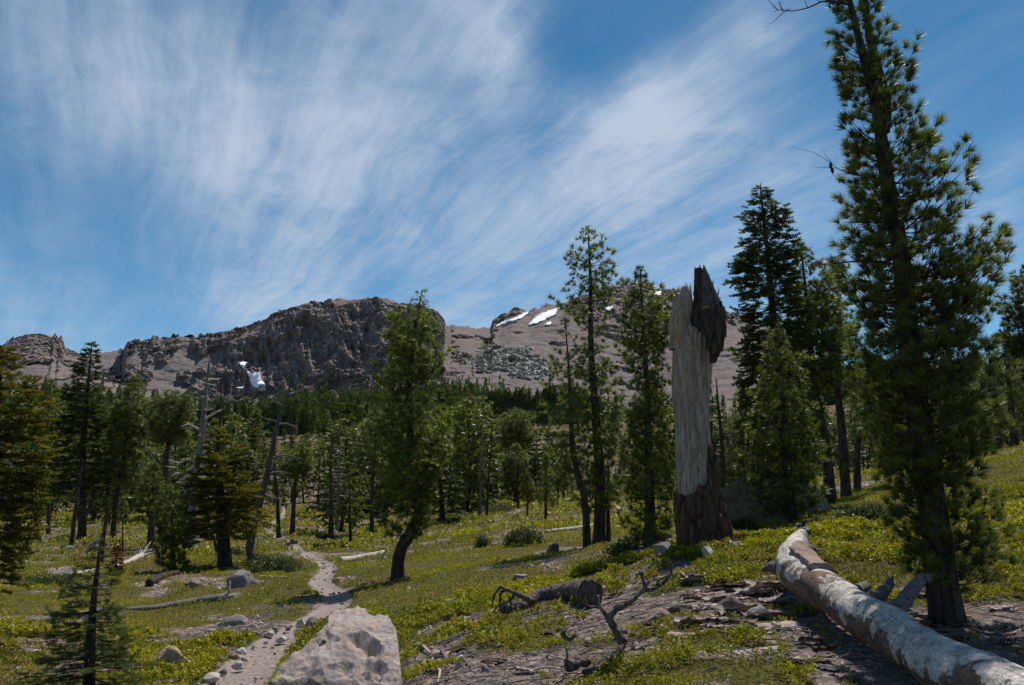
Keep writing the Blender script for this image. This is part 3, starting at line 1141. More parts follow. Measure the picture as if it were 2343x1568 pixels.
TP_HERO = tmpl_pine(36, .075, 1, 1.05)
TP_MID = tmpl_pine(16, .15, 5, 1.4)
TP_LOW = tmpl_pine(9, .30, 6, 1.5)
TF_HERO = tmpl_fir(10, .030)
TF_MID = tmpl_fir(4, .10)
TF_LOW = tmpl_fir(3, .16)
TC5 = tmpl_clump(5)
TC3 = tmpl_clump(3, 8)
TSPR = tmpl_sprig(7)
TSPR5 = tmpl_sprig(5, 9, .5)
TSPR3 = tmpl_sprig(3, 11, .8)


def conifer_geo(trunk, ext, zmin, zmax, nb, style, ts, rng, T, dens=1.0, droop=0.0, rise=.25, rb=.02, gaps=.0, tipfill=True, clumpy=1.0, thin_top=0.):
    """trunk: fn z->point; ext: fn(z, phi)->branch length. returns limbs Geo, crown Geo"""
    limbs, crown = Geo(), Geo()
    ts0 = ts
    PP, DD, SS, TT = [], [], [], []
    golden = 2.39996
    zs = zmin + (zmax - zmin) * np.sort(rng.rand(nb) ** .95)
    nw = max(6, nb // (9 if style == 'fir' else 7))
    wh = (zmax - zmin) / nw
    zs = zmin + (np.round((zs - zmin) / wh + rng.normal(size=nb) * (.10 if style == 'fir' else .2))) * wh + rng.normal(size=nb) * wh * (.10 if style == 'fir' else .25)
    zs = np.clip(zs, zmin, zmax)
    for bi, z in enumerate(zs):
        if gaps and vn(np.array([[z * 1.7 / max(1e-3, (zmax - zmin)) * 8, bi * .13, 3.]]), 5)[0] > 1 - gaps * 2:
            continue
        phi = golden * bi + rng.rand() * 1.1
        L = ext(z, phi) * (.50 + .58 * rng.rand() ** .8)
        if L < .02:
            continue
        ts = ts0 * min(1.0, max(.52, L / (ts0 * 2.5)))
        if thin_top and (z - zmin) / (zmax - zmin) > .45 and rng.rand() < thin_top:
            continue
        h = np.array([cos(phi), sin(phi), 0.])
        tf = (z - zmin) / (zmax - zmin)
        rs = rise * (.4 + 1.2 * rng.rand()) - droop * (1 - tf)
        p0 = trunk(max(z - L * (max(rs, 0) + (.16 if style == 'pine' else 0)), zmin - .15 * (z - zmin) - .1 * L))
        m = 7
        t = np.linspace(0, 1, m)
        side = np.array([-h[1], h[0], 0])
        wig = (rng.rand() - .5) * .3
        pts = p0 + h * (L * t)[:, None] + np.array([0, 0, 1]) * (L * (rs * t + (.22 if style == 'pine' else .10) * t**2 - (.0 if style == 'pine' else .12) * t))[:, None] + side * (L * wig * t**2)[:, None]
        if style == 'pine':
            pts += np.array([0, 0, -1]) * (L * .25 * np.sin(t * pi) * .6)[:, None]
        r0 = max(rb * (.35 + .65 * L / max(ext(zmin + .3 * (zmax - zmin), phi), .05)), .004)
        v, f = tube(pts, r0 * (1 - .8 * t), 4, cap=False)
        limbs.add(v, f[0], rng.rand())
        nt_ = max(3, int((L / ts) * 1.15 * dens))
        for k in range(nt_):
            tt = .18 + .82 * (k + rng.rand()) / nt_
            if tt > 1:
                tt = 1
            i = min(int(tt * (m - 1)), m - 2)
            fr = tt * (m - 1) - i
            q = pts[i] * (1 - fr) + pts[i + 1] * fr
            bd = pts[i + 1] - pts[i]
            bd /= np.linalg.norm(bd)
            sgn = 1 if k % 2 else -1
            tl = (.42 if style == 'pine' else .34) * L * (1.12 - tt) * (.6 + .7 * rng.rand()) + ts * .5
            dv = bd * (.75 + .3 * rng.rand()) + side * sgn * (.9 + .4 * rng.rand()) + np.array([0, 0, (.05 + .5 * (rng.rand() - .35)) if style == 'pine' else -.05 + .10 * rng.rand()])
            dv /= np.linalg.norm(dv)
            nf = max(1, int(tl / ts * (1.5 if style == 'pine' else 2.0) * dens))
            for q_i in range(nf):
                u = (q_i + 1) / nf
                pq = q + dv * tl * u
                jitter = rng.normal(size=3) * ts * (.25 if style == 'pine' else .08)
                PP.append(pq + jitter)
                if style == 'pine':
                    d2 = dv + bd * .4 + np.array([0, 0, .35]) + rng.normal(size=3) * .45
                else:
                    d2 = dv * .8 + bd * .5 + rng.normal(size=3) * .16
                DD.append(d2)
                SS.append(ts * (.75 + .5 * rng.rand()))
                TT.append(rng.rand())
            if style == 'pine' and nf > 1 and T is TP_HERO:
                v, f = tube(np.array([q, q + dv * tl]), [.005, .003], 3, cap=False)
                limbs.add(v, f[0], rng.rand())
        for _ in range(2):
            PP.append(pts[-1] + rng.normal(size=3) * ts * .15)
            DD.append(pts[-1] - pts[-2] + rng.normal(size=3) * .1 * L)
            SS.append(ts)
            TT.append(rng.rand())
    # leader
    ts = ts0 * .5
    for k in range(6):
        z = zmax - ts * .5 * k
        PP.append(trunk(z))
        DD.append(np.array([rng.normal() * .25, rng.normal() * .25, 1.]))
        SS.append(ts * .9)
        TT.append(rng.rand())
    PP, DD, SS, TT = np.array(PP), np.array(DD), np.array(SS), np.array(TT)
    v, f = stamp(T, PP, DD, SS, rng, upright=(style == 'fir'))
    # light and dark clumps of growth: slow variation of the needle colour from branch to branch
    cl = fbm(PP / (ts * 5), 2, 3) * .5 + .45
    a = np.repeat(np.clip(cl * .75 + TT * .35, 0, .92), len(T[0]))
    crown.add(v, f, a)
    return limbs, crown


def live_tree(kind, Y, path, w, outline, style, ts, nb, matk, label, cat, seed, T=None, dens=1.0, droop=0., rise=.25, group=None,
              bark='bark', rough=.10, gaps=0., flip=None, depth=1.0, name=None, forkpath=None, wtop=.06, thin_top=0.):
    """a hand-placed tree. path: photo pixels base->top on plane Y; outline: (y, xl, xr)"""
    rng = np.random.RandomState(seed)
    random.seed(seed)
    pts = np.array([pix(x, y, Y) for x, y in path])
    b = on(path[0][0], Y)
    pts[0] = b - np.array([0, 0, .12])
    base = b.copy()
    P = spline(pts, 34)
    t = np.linspace(0, 1, 34)
    r0 = w * Y / FPX * .5 * .86
    r = r0 * (wtop + (1 - wtop) * (1 - t) ** .85)
    r[0] *= 1.3
    r[1] *= 1.1
    root = empty(name or kind, base, label, cat, group)
    hero = r0 > .12
    v, f = tube(P - base, r, 20 if hero else 10, rough, seed, True, 5)
    tr = Geo()
    tr.add(v, f[0], 0.5)
    tr.Q.append(f[1])
    if forkpath:
        fp = np.array([pix(x, y, Y + dy) for x, y, dy in forkpath]) - base
        fv, ff = tube(spline(fp, 16), np.linspace(r0 * .42, r0 * .2, 16), 8, .1, seed)
        k0 = tr.n
        tr.add(fv, ff[0], .5)
        tr.Q.append(ff[1] + k0)
    o = np.array(outline, float)
    o = o[np.argsort(-o[:, 0])]         # increasing height = decreasing y
    zz = np.array([pix(1171, yy, Y)[2] for yy in o[:, 0]])
    txp = np.interp(zz, P[:, 2], P[:, 0])
    xl = np.array([pix(a, yy, Y)[0] for yy, a in zip(o[:, 0], o[:, 1])])
    xr = np.array([pix(a, yy, Y)[0] for yy, a in zip(o[:, 0], o[:, 2])])
    eL, eR = np.maximum(txp - xl, .01), np.maximum(xr - txp, .01)

    def ext(z, phi):
        l = np.interp(z - 0, zz - base[2], eL)
        rr = np.interp(z, zz - base[2], eR)
        c = cos(phi)
        mean = (l + rr) * .5 * depth
        e = (rr if c > 0 else l)
        return abs(c) * e + (1 - abs(c)) * mean

    def trunk(z):
        zt = P[:, 2] - base[2]
        return np.array([np.interp(z, zt, P[:, 0]) - base[0], np.interp(z, zt, P[:, 1]) - base[1], z])
    if T is None:
        T = {'pine': TP_MID, 'fir': TF_MID}[style]
    nb = int(nb * (1.0 if style == 'pine' else .9))
    limbs, crown = conifer_geo(trunk, ext, zz[0] - base[2], zz[-1] - base[2], nb, style, ts, rng, T, dens, droop, rise, max(r0 * .075, .008), gaps, thin_top=thin_top)
    lv, lf, la = limbs.out()
    tr.add(lv, lf[0], .5)
    tr.build('trunk', M[bark], root, True)
    crown.build('crown', M[matk], root)
    return root


def bare_branches(G, trunk_pts, r_tr, specs, rng, twigs=3):
    """dead limbs: specs (start point, list of points, radius)"""
    for pts, rad in specs:
        G.mark()
        pts = np.asarray(pts, float)
        P = spline(pts, 12)
        t = np.linspace(0, 1, 12)
        v, f = tube(P, rad * (1 - .85 * t), 5, .15, 3, True)
        k0 = G.n
        G.add(v, f[0], rng.rand())
        G.Q.append(f[1] + k0)
        L = np.linalg.norm(P[-1] - P[0])
        for k in range(twigs):
            i = rng.randint(4, 11)
            d = rng.normal(size=3) * .6 + (P[-1] - P[0]) / L
            q = P[i]
            l = L * (.12 + .22 * rng.rand())
            v, f = tube(np.array([q, q + d * l * .5 + rng.normal(size=3) * l * .08, q + d * l]), [rad * .35, rad * .22, rad * .08], 4, cap=False)
            G.add(v, f[0], rng.rand())


def dead_tree(Y, path, w, label, seed, limbs_px=(), nrand=0, rl=1.0, mat='dead', name='dead_tree', zr=(.25, .98), group=None, wtop=.12, cat='dead tree', fine=0, rlim=.02, limbmat=None):
    rng = np.random.RandomState(seed)
    pts = np.array([pix(x, y, Y) for x, y in path])
    b = on(path[0][0], Y)
    pts[0] = b - np.array([0, 0, .12])
    P = spline(pts, 30)
    t = np.linspace(0, 1, 30)
    r0 = w * Y / FPX * .5
    r = r0 * (wtop + (1 - wtop) * (1 - t) ** .8)
    r[0] *= 1.4
    r[1] *= 1.15
    root = empty(name, b, label, cat, group)
    v, f = tube(P - b, r, 12, .12, seed, True, 5)
    mk('trunk', v, f, M[mat], root, None, True)
    G = Geo()
    sp = []
    for px_ in limbs_px:
        dy = rng.normal() * .3
        q = [pix(x, y, Y + dy * k / len(px_)) - b for k, (x, y) in enumerate(px_)]
        sp.append((q, r0 * .32))
    for i in range(nrand):
        tt = zr[0] + (zr[1] - zr[0]) * rng.rand()
        k = int(tt * 29)
        ph = rng.rand() * 2 * pi
        L = rl * (.5 + .7 * rng.rand()) * (1.15 - tt * .8)
        h = np.array([cos(ph), sin(ph), 0])
        q0 = P[k] - b
        sp.append(([q0, q0 + h * L * .5 + [0, 0, -.06 * L], q0 + h * L + [0, 0, (rng.rand() - .4) * .4 * L]], max(rlim * .5, min(rlim, r[k] * .4))))
    if sp:
        bare_branches(G, P, r, sp, rng, 3 + fine)
        G.build_each('branch', M[limbmat or mat], root, True)
    return root


# ------------------------------------------------------------------ hero trees
live_tree('pine_tree', 8.0, [(2168, 1368), (2135, 1180), (2108, 1000), (2082, 820), (2062, 600), (2030, 420), (2005, 250), (1972, 120), (1938, -20), (1915, -130)], 80,
          [(1310, 2080, 2310), (1230, 2050, 2310), (1150, 2030, 2250), (1090, 2010, 2200), (1000, 2000, 2260), (900, 1975, 2290), (800, 1955, 2265), (720, 1985, 2240), (660, 1945, 2280), (600, 1920, 2265), (540, 1965, 2230), (500, 1950, 2225), (440, 1910, 2215),
           (400, 1895, 2235), (360, 1945, 2170), (320, 1950, 2160), (280, 1925, 2100), (240, 1960, 2080), (200, 1920, 2060), (150, 1905, 2070), (100, 1895, 2040), (50, 1900, 2010), (0, 1895, 2000), (-60, 1890, 1990), (-120, 1900, 1930)],
          'pine', .128, 570, 'pine', 'tallest pine, dark leaning trunk rising out of frame behind the fallen log', 'pine tree', 11, TP_HERO, dens=.86, rise=.30, gaps=.08, thin_top=.25,
          forkpath=[(2022, 300, .05), (2025, 230, .2), (2000, 130, .3), (1985, 60, .3), (1975, -20, .3), (1965, -90, .3)])

live_tree('pine_tree', 24.0, [(910, 1322), (914, 1265), (948, 1205), (958, 1160), (944, 1100), (936, 900), (948, 760), (965, 668)], 34,
          [(1230, 945, 995), (1200, 885, 1000), (1150, 865, 975), (1100, 860, 1000), (1040, 850, 1030), (980, 850, 1045), (930, 855, 1040), (900, 880, 1000), (860, 855, 985), (840, 850, 1000), (805, 880, 1038), (780, 885, 1030), (760, 890, 1000),
           (720, 900, 985), (700, 935, 985), (680, 945, 975), (668, 958, 970)], 'pine', .20, 205, 'pine', 'bushy pine with crooked S-bent trunk beside the dirt trail', 'pine tree', 21, TP_MID, dens=1.15, rise=.3)

live_tree('pine_tree', 25.0, [(1370, 1225), (1372, 1100), (1362, 950), (1352, 800), (1350, 640), (1345, 522)], 33,
          [(1160, 1310, 1420), (1100, 1300, 1440), (1060, 1320, 1400), (1020, 1280, 1430), (960, 1300, 1430), (920, 1275, 1420), (860, 1290, 1410), (820, 1325, 1385), (770, 1330, 1380), (745, 1285, 1390), (700, 1290, 1400), (680, 1258, 1410), (650, 1300, 1450),
           (630, 1300, 1400), (605, 1285, 1405), (575, 1288, 1400), (560, 1310, 1385), (540, 1318, 1372), (522, 1340, 1352)], 'pine', .19, 190, 'pine', 'tallest slim pine left of the broken snag, with open tiered top', 'pine tree', 31, TP_MID, dens=1.0, rise=.2, gaps=.12)
live_tree('pine_tree', 24.0, [(1343, 1225), (1338, 1150), (1322, 1090), (1308, 1000), (1302, 860), (1292, 735)], 22,
          [(1110, 1280, 1345), (1060, 1265, 1350), (960, 1220, 1325), (930, 1210, 1330), (900, 1250, 1320), (860, 1240, 1340), (800, 1255, 1330), (760, 1265, 1315), (735, 1285, 1300)], 'pine', .20, 75, 'pine_pale', 'thin bent-trunk pine with sparse pale crown, close left of the tallest slim pine', 'pine tree', 32, TP_MID, dens=.8, rise=.25)
live_tree('pine_tree', 18.0, [(1487, 1255), (1486, 1150), (1482, 1000), (1478, 850), (1470, 740), (1464, 614)], 30,
          [(1225, 1420, 1530), (1170, 1410, 1570), (1110, 1415, 1560), (1050, 1415, 1555), (980, 1425, 1550), (900, 1440, 1545), (850, 1440, 1530), (800, 1410, 1530), (760, 1405, 1540), (700, 1430, 1545), (670, 1440, 1530), (650, 1445, 1485), (614, 1460, 1468)], 'pine', .17, 230, 'pine',
          'dense green pine directly left of the broken snag, foliage almost to the ground', 'pine tree', 33, TP_MID, dens=1.0, rise=.3)
live_tree('fir_tree', 22.0, [(1815, 1165), (1795, 1000), (1775, 800), (1757, 600), (1739, 430)], 40,
          [(1050, 1740, 1880), (980, 1710, 1870), (920, 1700, 1860), (850, 1690, 1850), (800, 1690, 1850), (740, 1690, 1840), (680, 1695, 1830), (640, 1685, 1825), (600, 1700, 1815), (570, 1700, 1810), (530, 1708, 1795), (500, 1702, 1795), (470, 1715, 1780), (450, 1722, 1762), (430, 1736, 1742)], 'fir', .30, 430, 'fir',
          'tall dark narrow fir with pointed top, right of the broken snag', 'fir tree', 41, TF_MID, dens=1.0, droop=.42, rise=.16)
live_tree('pine_tree', 17.5, [(1818, 1195), (1805, 1120), (1798, 1000), (1788, 860), (1775, 742)], 30,
          [(1160, 1725, 1870), (1100, 1690, 1885), (1040, 1700, 1880), (980, 1715, 1870), (900, 1722, 1858), (850, 1730, 1840), (800, 1745, 1815), (770, 1752, 1800), (742, 1770, 1782)], 'pine', .15, 150, 'pine',
          'younger green pine growing in front of the mossy boulders', 'pine tree', 42, TP_MID, dens=1.05, rise=.28)
live_tree('pine_tree', 23.0, [(1902, 1115), (1885, 1000), (1862, 880), (1848, 720), (1832, 562)], 31,
          [(880, 1820, 1910), (840, 1805, 1930), (790, 1790, 1940), (730, 1800, 1935), (680, 1805, 1920), (640, 1805, 1895), (600, 1810, 1870), (575, 1820, 1850), (562, 1828, 1838)], 'pine', .20, 170, 'pine',
          'pine with bare dark lower trunk standing just right of the dark fir', 'pine tree', 43, TP_MID, dens=1.1, rise=.35)
live_tree('pine_tree', 27.0, [(1936, 1082), (1925, 980), (1915, 880), (1915, 740), (1918, 592)], 28,
          [(900, 1880, 1990), (860, 1870, 1990), (820, 1880, 1975), (760, 1875, 1960), (700, 1880, 1955), (640, 1880, 1945), (600, 1890, 1940), (588, 1910, 1925)], 'pine', .22, 150, 'pine',
          'second bare-stemmed pine behind, between the dark fir group and the tallest right pine', 'pine tree', 44, TP_MID, dens=1.0, rise=.35)
live_tree('pine_tree', 32.0, [(1960, 1076), (1962, 1020), (1978, 960), (1985, 880), (1990, 780)], 20,
          [(1000, 1950, 2020), (940, 1940, 2040), (880, 1945, 2050), (820, 1960, 2030), (780, 1985, 1995)], 'pine', .25, 80, 'pine_pale',
          'small curved-trunk pine half hidden left of the tallest right pine', 'pine tree', 45, TP_MID, rise=.35)
live_tree('pine_tree', 20.0, [(2420, 1050), (2390, 900), (2372, 760), (2352, 608)], 30,
          [(800, 2300, 2460), (770, 2290, 2450), (740, 2335, 2430), (720, 2290, 2440), (680, 2295, 2430), (650, 2305, 2410), (620, 2325, 2385), (605, 2345, 2360)], 'pine', .19, 150, 'fir',
          'dark pine cut off by the right edge of the picture', 'pine tree', 46, TP_MID, rise=.3)
for k, (xb, xt, yt, Yd, lab, m_) in enumerate([
        (2322, 2295, 740, 38, 'slender pine near the right edge with thin slanting trunk', 'pine_pale'),
        (2286, 2262, 800, 44, 'second slender pine right of the tallest pine, trunk slanting left', 'pine_pale'),
        (2360, 2330, 770, 50, 'small pine at the right edge behind the slender slanting pine', 'pine'),
        (2225, 2215, 830, 60, 'olive pine seen through the right side of the tallest pine', 'pine_pale'),
        (2040, 2042, 850, 48, 'olive pine seen behind the lower left branches of the tallest pine', 'pine_pale'),
        (1700, 1695, 880, 40, 'pale grey-green pine right behind the broken snag', 'pine_pale'),
        (1755, 1757, 900, 55, 'small pale pine behind the mossy boulders', 'pine_pale')]):
    yb = 1110 - float(on(xb, Yd)[2]) * FPX / Yd
    hh = yb - yt
    live_tree('pine_tree', Yd, [(xb, yb), ((xb + xt) / 2, (yb + yt) / 2), (xt, yt)], 14 + 300 / Yd,
              [(yb - .25 * hh, xt - 34, xt + 40), (yb - .45 * hh, xt - 46, xt + 48), (yb - .65 * hh, xt - 38, xt + 38), (yb - .85 * hh, xt - 24, xt + 22), (yt, xt - 3, xt + 3)],
              'pine', .30, 80, m_, lab, 'pine tree', 60 + k, TP_MID, rise=.35)

# left side
live_tree('fir_tree', 17.0, [(-20, 1345), (-15, 1150), (-5, 950), (5, 800)], 40,
          [(1330, -140, 45), (1270, -130, 55), (1200, -120, 62), (1130, -130, 82), (1060, -110, 90), (1000, -110, 88), (940, -80, 95), (900, -70, 84), (860, -40, 60), (830, -15, 30), (800, 0, 12)], 'fir', .30, 260, 'fir_yellow',
          'yellow-green fir cut off by the left edge of the picture', 'fir tree', 51, TF_MID, dens=1.05, droop=.45, rise=.22)
live_tree('fir_tree', 55.0, [(188, 1165), (190, 1050), (200, 900), (210, 790)], 22,
          [(1120, 105, 235), (1060, 112, 235), (1000, 125, 232), (950, 138, 230), (900, 155, 228), (860, 168, 226), (830, 178, 224), (805, 195, 222), (790, 208, 213)], 'fir', .55, 260, 'fir',
          'tall dark fir with narrow ragged point, standing out against the mountain at far left', 'fir tree', 52, TF_MID, dens=1.0, droop=.45, rise=.2)
live_tree('pine_tree', 58.0, [(258, 1200), (266, 1140), (280, 1060), (298, 950), (314, 858)], 15,
          [(1110, 225, 330), (1050, 240, 345), (1000, 238, 348), (950, 240, 345), (910, 268, 340), (880, 290, 330), (858, 310, 318)], 'pine', .40, 190, 'pine_pale',
          'broad olive pine with dark slanting trunk right of the tall dark fir', 'pine tree', 53, TP_MID, rise=.3)
live_tree('pine_tree', 52.0, [(372, 1150), (380, 1060), (392, 980), (402, 900)], 24,
          [(1010, 350, 430), (960, 345, 440), (930, 352, 440), (905, 370, 430), (898, 395, 410)], 'pine', .40, 110, 'pine_pale',
          'flat-topped old pine with thick dark stem left of the grey dead spar', 'pine tree', 54, TP_MID, rise=.3)
live_tree('pine_tree', 58.0, [(82, 1190), (96, 1110), (105, 1000), (116, 872)], 14,
          [(1110, 75, 140), (1040, 78, 140), (980, 90, 145), (920, 100, 140), (872, 113, 120)], 'pine', .42, 120, 'pine_pale',
          'slim greyish pine between the left-edge fir and the tall dark fir', 'pine tree', 55, TP_MID, rise=.3)
live_tree('pine_tree', 62.0, [(111, 1182), (112, 1130), (120, 1060), (122, 980)], 11,
          [(1120, 100, 150), (1070, 98, 155), (1020, 105, 148), (980, 120, 124)], 'pine', .4, 60, 'pine', 'short pine with straight bare stem at far left beside the slim greyish pine', 'pine tree', 56, TP_MID, rise=.3)
live_tree('fir_tree', 33.0, [(516, 1280), (508, 1180), (500, 1080), (497, 985)], 38,
          [(1225, 440, 590), (1180, 430, 590), (1150, 445, 585), (1110, 430, 575), (1080, 445, 560), (1050, 460, 550), (1020, 468, 540), (995, 480, 515), (985, 495, 500)], 'fir', .42, 170, 'fir_yellow',
          'broad yellow-green fir with thick dark trunk left of the leaning dead tree', 'fir tree', 57, TF_MID, dens=1.0, droop=.3, rise=.18)
live_tree('pine_tree', 31.0, [(398, 1312), (396, 1250), (392, 1180), (388, 1115)], 14,
          [(1300, 365, 425), (1260, 350, 435), (1220, 345, 432), (1180, 352, 428), (1140, 368, 415), (1115, 385, 392)], 'pine', .24, 110, 'pine',
          'bushy young pine in the meadow in front of the grey dead spar', 'pine tree', 58, TP_MID, rise=.25)
live_tree('pine_tree', 46.0, [(346, 1185), (347, 1150), (350, 1110), (352, 1060)], 22,
          [(1160, 322, 372), (1130, 320, 375), (1100, 330, 370), (1060, 348, 356)], 'pine', .3, 60, 'pine', 'short stout pine with fat dark stem, left of the grey dead spar', 'pine tree', 59, TP_MID, rise=.25)
live_tree('fir_tree', 46.0, [(803, 1228), (800, 1180), (799, 1120), (798, 1062)], 10,
          [(1205, 775, 828), (1160, 772, 830), (1120, 776, 824), (1090, 783, 815), (1062, 796, 800)], 'fir', .34, 90, 'pine', 'small straight young conifer left of the crooked pine, above the fallen mossy stem', 'fir tree', 71, TF_MID, droop=.15, rise=.2)
live_tree('pine_tree', 62.0, [(668, 1160), (675, 1110), (686, 1060), (692, 1012)], 15,
          [(1090, 652, 712), (1060, 648, 716), (1030, 665, 712), (1012, 688, 698)], 'pine', .42, 80, 'pine', 'round-topped pine behind the trail, right of the leaning dead tree', 'pine tree', 72, TP_MID, rise=.3)
live_tree('pine_tree', 58.0, [(850, 1200), (852, 1120), (856, 1030), (862, 930)], 13,
          [(1080, 825, 890), (1020, 820, 900), (970, 830, 895), (930, 858, 868)], 'pine', .42, 100, 'pine_pale', 'olive pine whose stem shows just left of the crooked pine', 'pine tree', 73, TP_MID, rise=.3)
live_tree('pine_tree', 85.0, [(1068, 1150), (1068, 1080), (1070, 980), (1072, 898)], 9,
          [(1120, 1048, 1100), (1060, 1045, 1102), (1000, 1048, 1100), (950, 1055, 1095), (898, 1070, 1076)], 'pine', .50, 130, 'fir_yellow', 'column-shaped sunlit green pine right of the crooked pine', 'pine tree', 74, TP_MID, rise=.4)
live_tree('pine_tree', 95.0, [(1185, 1145), (1184, 1100), (1182, 1060), (1180, 1018)], 8,
          [(1125, 1150, 1212), (1090, 1145, 1213), (1055, 1150, 1208), (1030, 1165, 1198), (1018, 1176, 1184)], 'pine', .50, 110, 'pine_pale', 'round bright green pine in the clearing behind the meadow, centre', 'pine tree', 75, TP_MID, rise=.4)
live_tree('fir_tree', 62.0, [(1248, 1170), (1248, 1120), (1249, 1080), (1250, 1040)], 9,
          [(1155, 1228, 1270), (1120, 1230, 1268), (1080, 1236, 1262), (1040, 1248, 1252)], 'pine', .34, 90, 'pine', 'small bushy young conifer alone in the meadow, left of the thin bent pine', 'fir tree', 76, TP_MID, rise=.25)
live_tree('pine_tree', 72.0, [(1206, 1158), (1207, 1130), (1207, 1110), (1208, 1085)], 6,
          [(1145, 1190, 1225), (1115, 1190, 1222), (1085, 1205, 1211)], 'pine', .36, 60, 'fir_yellow', 'small yellowish young pine beside the round bright green pine', 'pine tree', 77, TP_MID, rise=.3)
live_tree('pine_tree', 100.0, [(1275, 1130), (1276, 1110), (1277, 1090), (1277, 1062)], 6,
          [(1120, 1255, 1300), (1090, 1252, 1304), (1062, 1272, 1282)], 'pine', .5, 80, 'pine_pale', 'low rounded green pine left of the thin bent pine', 'pine tree', 78, TP_MID, rise=.35)
live_tree('pine_tree', 110.0, [(1181, 1100), (1181, 1050), (1180, 990), (1180, 940)], 14,
          [(1020, 1140, 1228), (990, 1135, 1230), (960, 1142, 1215), (935, 1172, 1190)], 'pine', .6, 110, 'pine_pale', 'broad spreading old pine above the round bright green pine', 'pine tree', 79, TP_MID, rise=.35)
live_tree('fir_sapling', 8.4, [(203, 1590), (206, 1500), (212, 1400), (222, 1310), (230, 1235)], 36,
          [(1570, 60, 320), (1530, 80, 320), (1490, 95, 300), (1440, 118, 290), (1390, 140, 265), (1350, 150, 250), (1310, 172, 255), (1280, 190, 245), (1255, 208, 240), (1235, 226, 234)], 'fir', .10, 165, 'fir_young',
          'near young fir with flat layered branches at the lower left', 'sapling', 61, TF_HERO, dens=.85, droop=.06, rise=.02, rough=.1)
live_tree('fir_sapling', 30.0, [(266, 1316), (266, 1295), (267, 1270), (268, 1250)], 4,
          [(1308, 248, 284), (1290, 250, 282), (1270, 256, 278), (1250, 266, 270)], 'fir', .16, 110, 'red', 'small dead sapling covered in rust-red needles', 'sapling', 62, TF_MID, droop=.5, rise=.05)
live_tree('fir_sapling', 44.0, [(281, 1205), (281, 1180), (282, 1160), (283, 1140)], 5,
          [(1190, 268, 296), (1165, 271, 294), (1140, 281, 285)], 'pine', .22, 40, 'pine', 'little green sapling in the left meadow with short bare stem', 'sapling', 63, TP_MID)

# dead trees
dead_tree(36.0, [(590, 1278), (572, 1262), (578, 1215), (592, 1160), (612, 1080), (632, 985), (640, 950), (660, 900), (666, 850)], 20, 'leaning bare dead tree with hooked white base beside the trail', 81,
          [[(634, 972), (655, 970), (683, 980)], [(628, 1000), (640, 1005), (665, 1000)], [(622, 1020), (600, 1012), (585, 1015)], [(637, 965), (615, 960), (598, 955)], [(632, 1045), (655, 1042), (690, 1050)],
           [(612, 1085), (640, 1080), (668, 1085)], [(618, 1062), (590, 1062), (570, 1064)], [(660, 905), (650, 885), (655, 860)], [(660, 905), (680, 897), (695, 892)], [(600, 1130), (620, 1138), (640, 1140)], [(650, 930), (630, 920), (618, 922)]], 8, .7, 'snagdark', zr=(.4, .9), rlim=.03, limbmat='dead')
dead_tree(46.0, [(430, 1285), (438, 1190), (448, 1100), (460, 1000), (470, 900), (480, 820)], 24, 'tall grey dead spar with tangled white limbs at half height', 82,
          [[(452, 1060), (430, 1050), (405, 1065), (395, 1080)], [(450, 1085), (430, 1088), (415, 1100), (420, 1120), (432, 1130)], [(450, 1090), (470, 1092), (482, 1096)], [(462, 985), (440, 975), (425, 970)], [(465, 960), (485, 950), (500, 940)],
           [(455, 1040), (475, 1030), (485, 1035)], [(452, 1060), (425, 1078), (390, 1085)], [(455, 1105), (435, 1110), (425, 1100), (415, 1118)], [(475, 870), (488, 868), (500, 870)], [(474, 880), (462, 875), (450, 872)]], 26, 1.3, 'dead', zr=(.3, .95), fine=4, rlim=.045, limbmat='white_wood')
dead_tree(60.0, [(500, 1100), (502, 1000), (505, 920), (503, 845)], 9, 'dark bare treetop pole just right of the tall grey spar', 83, [], 14, 1.2, 'bark_far', zr=(.3, .98))
dead_tree(64.0, [(770, 1180), (774, 1120), (777, 1060), (778, 985)], 9, 'small silvery dead tree thick with fine bare twigs', 84, [], 60, 1.6, 'dead', zr=(.25, .97), fine=3, rlim=.03, limbmat='white_wood')
dead_tree(56.0, [(757, 1190), (757, 1120), (756, 1060), (759, 990)], 13, 'mossy brown dead trunk beside the silvery twiggy dead tree', 85, [], 20, 1.1, 'bark_moss', zr=(.2, .97))
dead_tree(44.0, [(162, 1250), (170, 1190), (182, 1100), (190, 1050)], 11, 'thin greyish dying tree with fine bare twigs in the left meadow', 86, [], 34, .9, 'bark', zr=(.4, .97), fine=3)
dead_tree(60.0, [(184, 1205), (196, 1180), (212, 1145), (228, 1105)], 11, 'bare trunk leaning right in the left meadow', 87, [], 6, 1., 'bark', zr=(.5, .97))
dead_tree(36.0, [(230, 1292), (235, 1240), (244, 1180), (248, 1130)], 13, 'dark dead stem with mossy broken stubs behind the near young fir', 88, [], 26, .7, 'bark', zr=(.35, .97), fine=2)
dead_tree(62.0, [(638, 1195), (634, 1130), (628, 1070), (630, 1020)], 11, 'short greyish dead stem right behind the leaning dead tree', 89, [], 26, 1., 'bark', zr=(.2, .97), fine=2)
dead_tree(75.0, [(1112, 1165), (1118, 1090), (1124, 1010), (1126, 950)], 7, 'thin bare pole leaning right near the pinkish boulder', 90, [], 8, 1.2, 'bark', zr=(.4, .97))
dead_tree(78.0, [(1098, 1150), (1100, 1060), (1103, 980), (1108, 930)], 7, 'silvery pole left of the thin leaning pole', 92, [], 10, 1., 'dead', zr=(.4, .97))
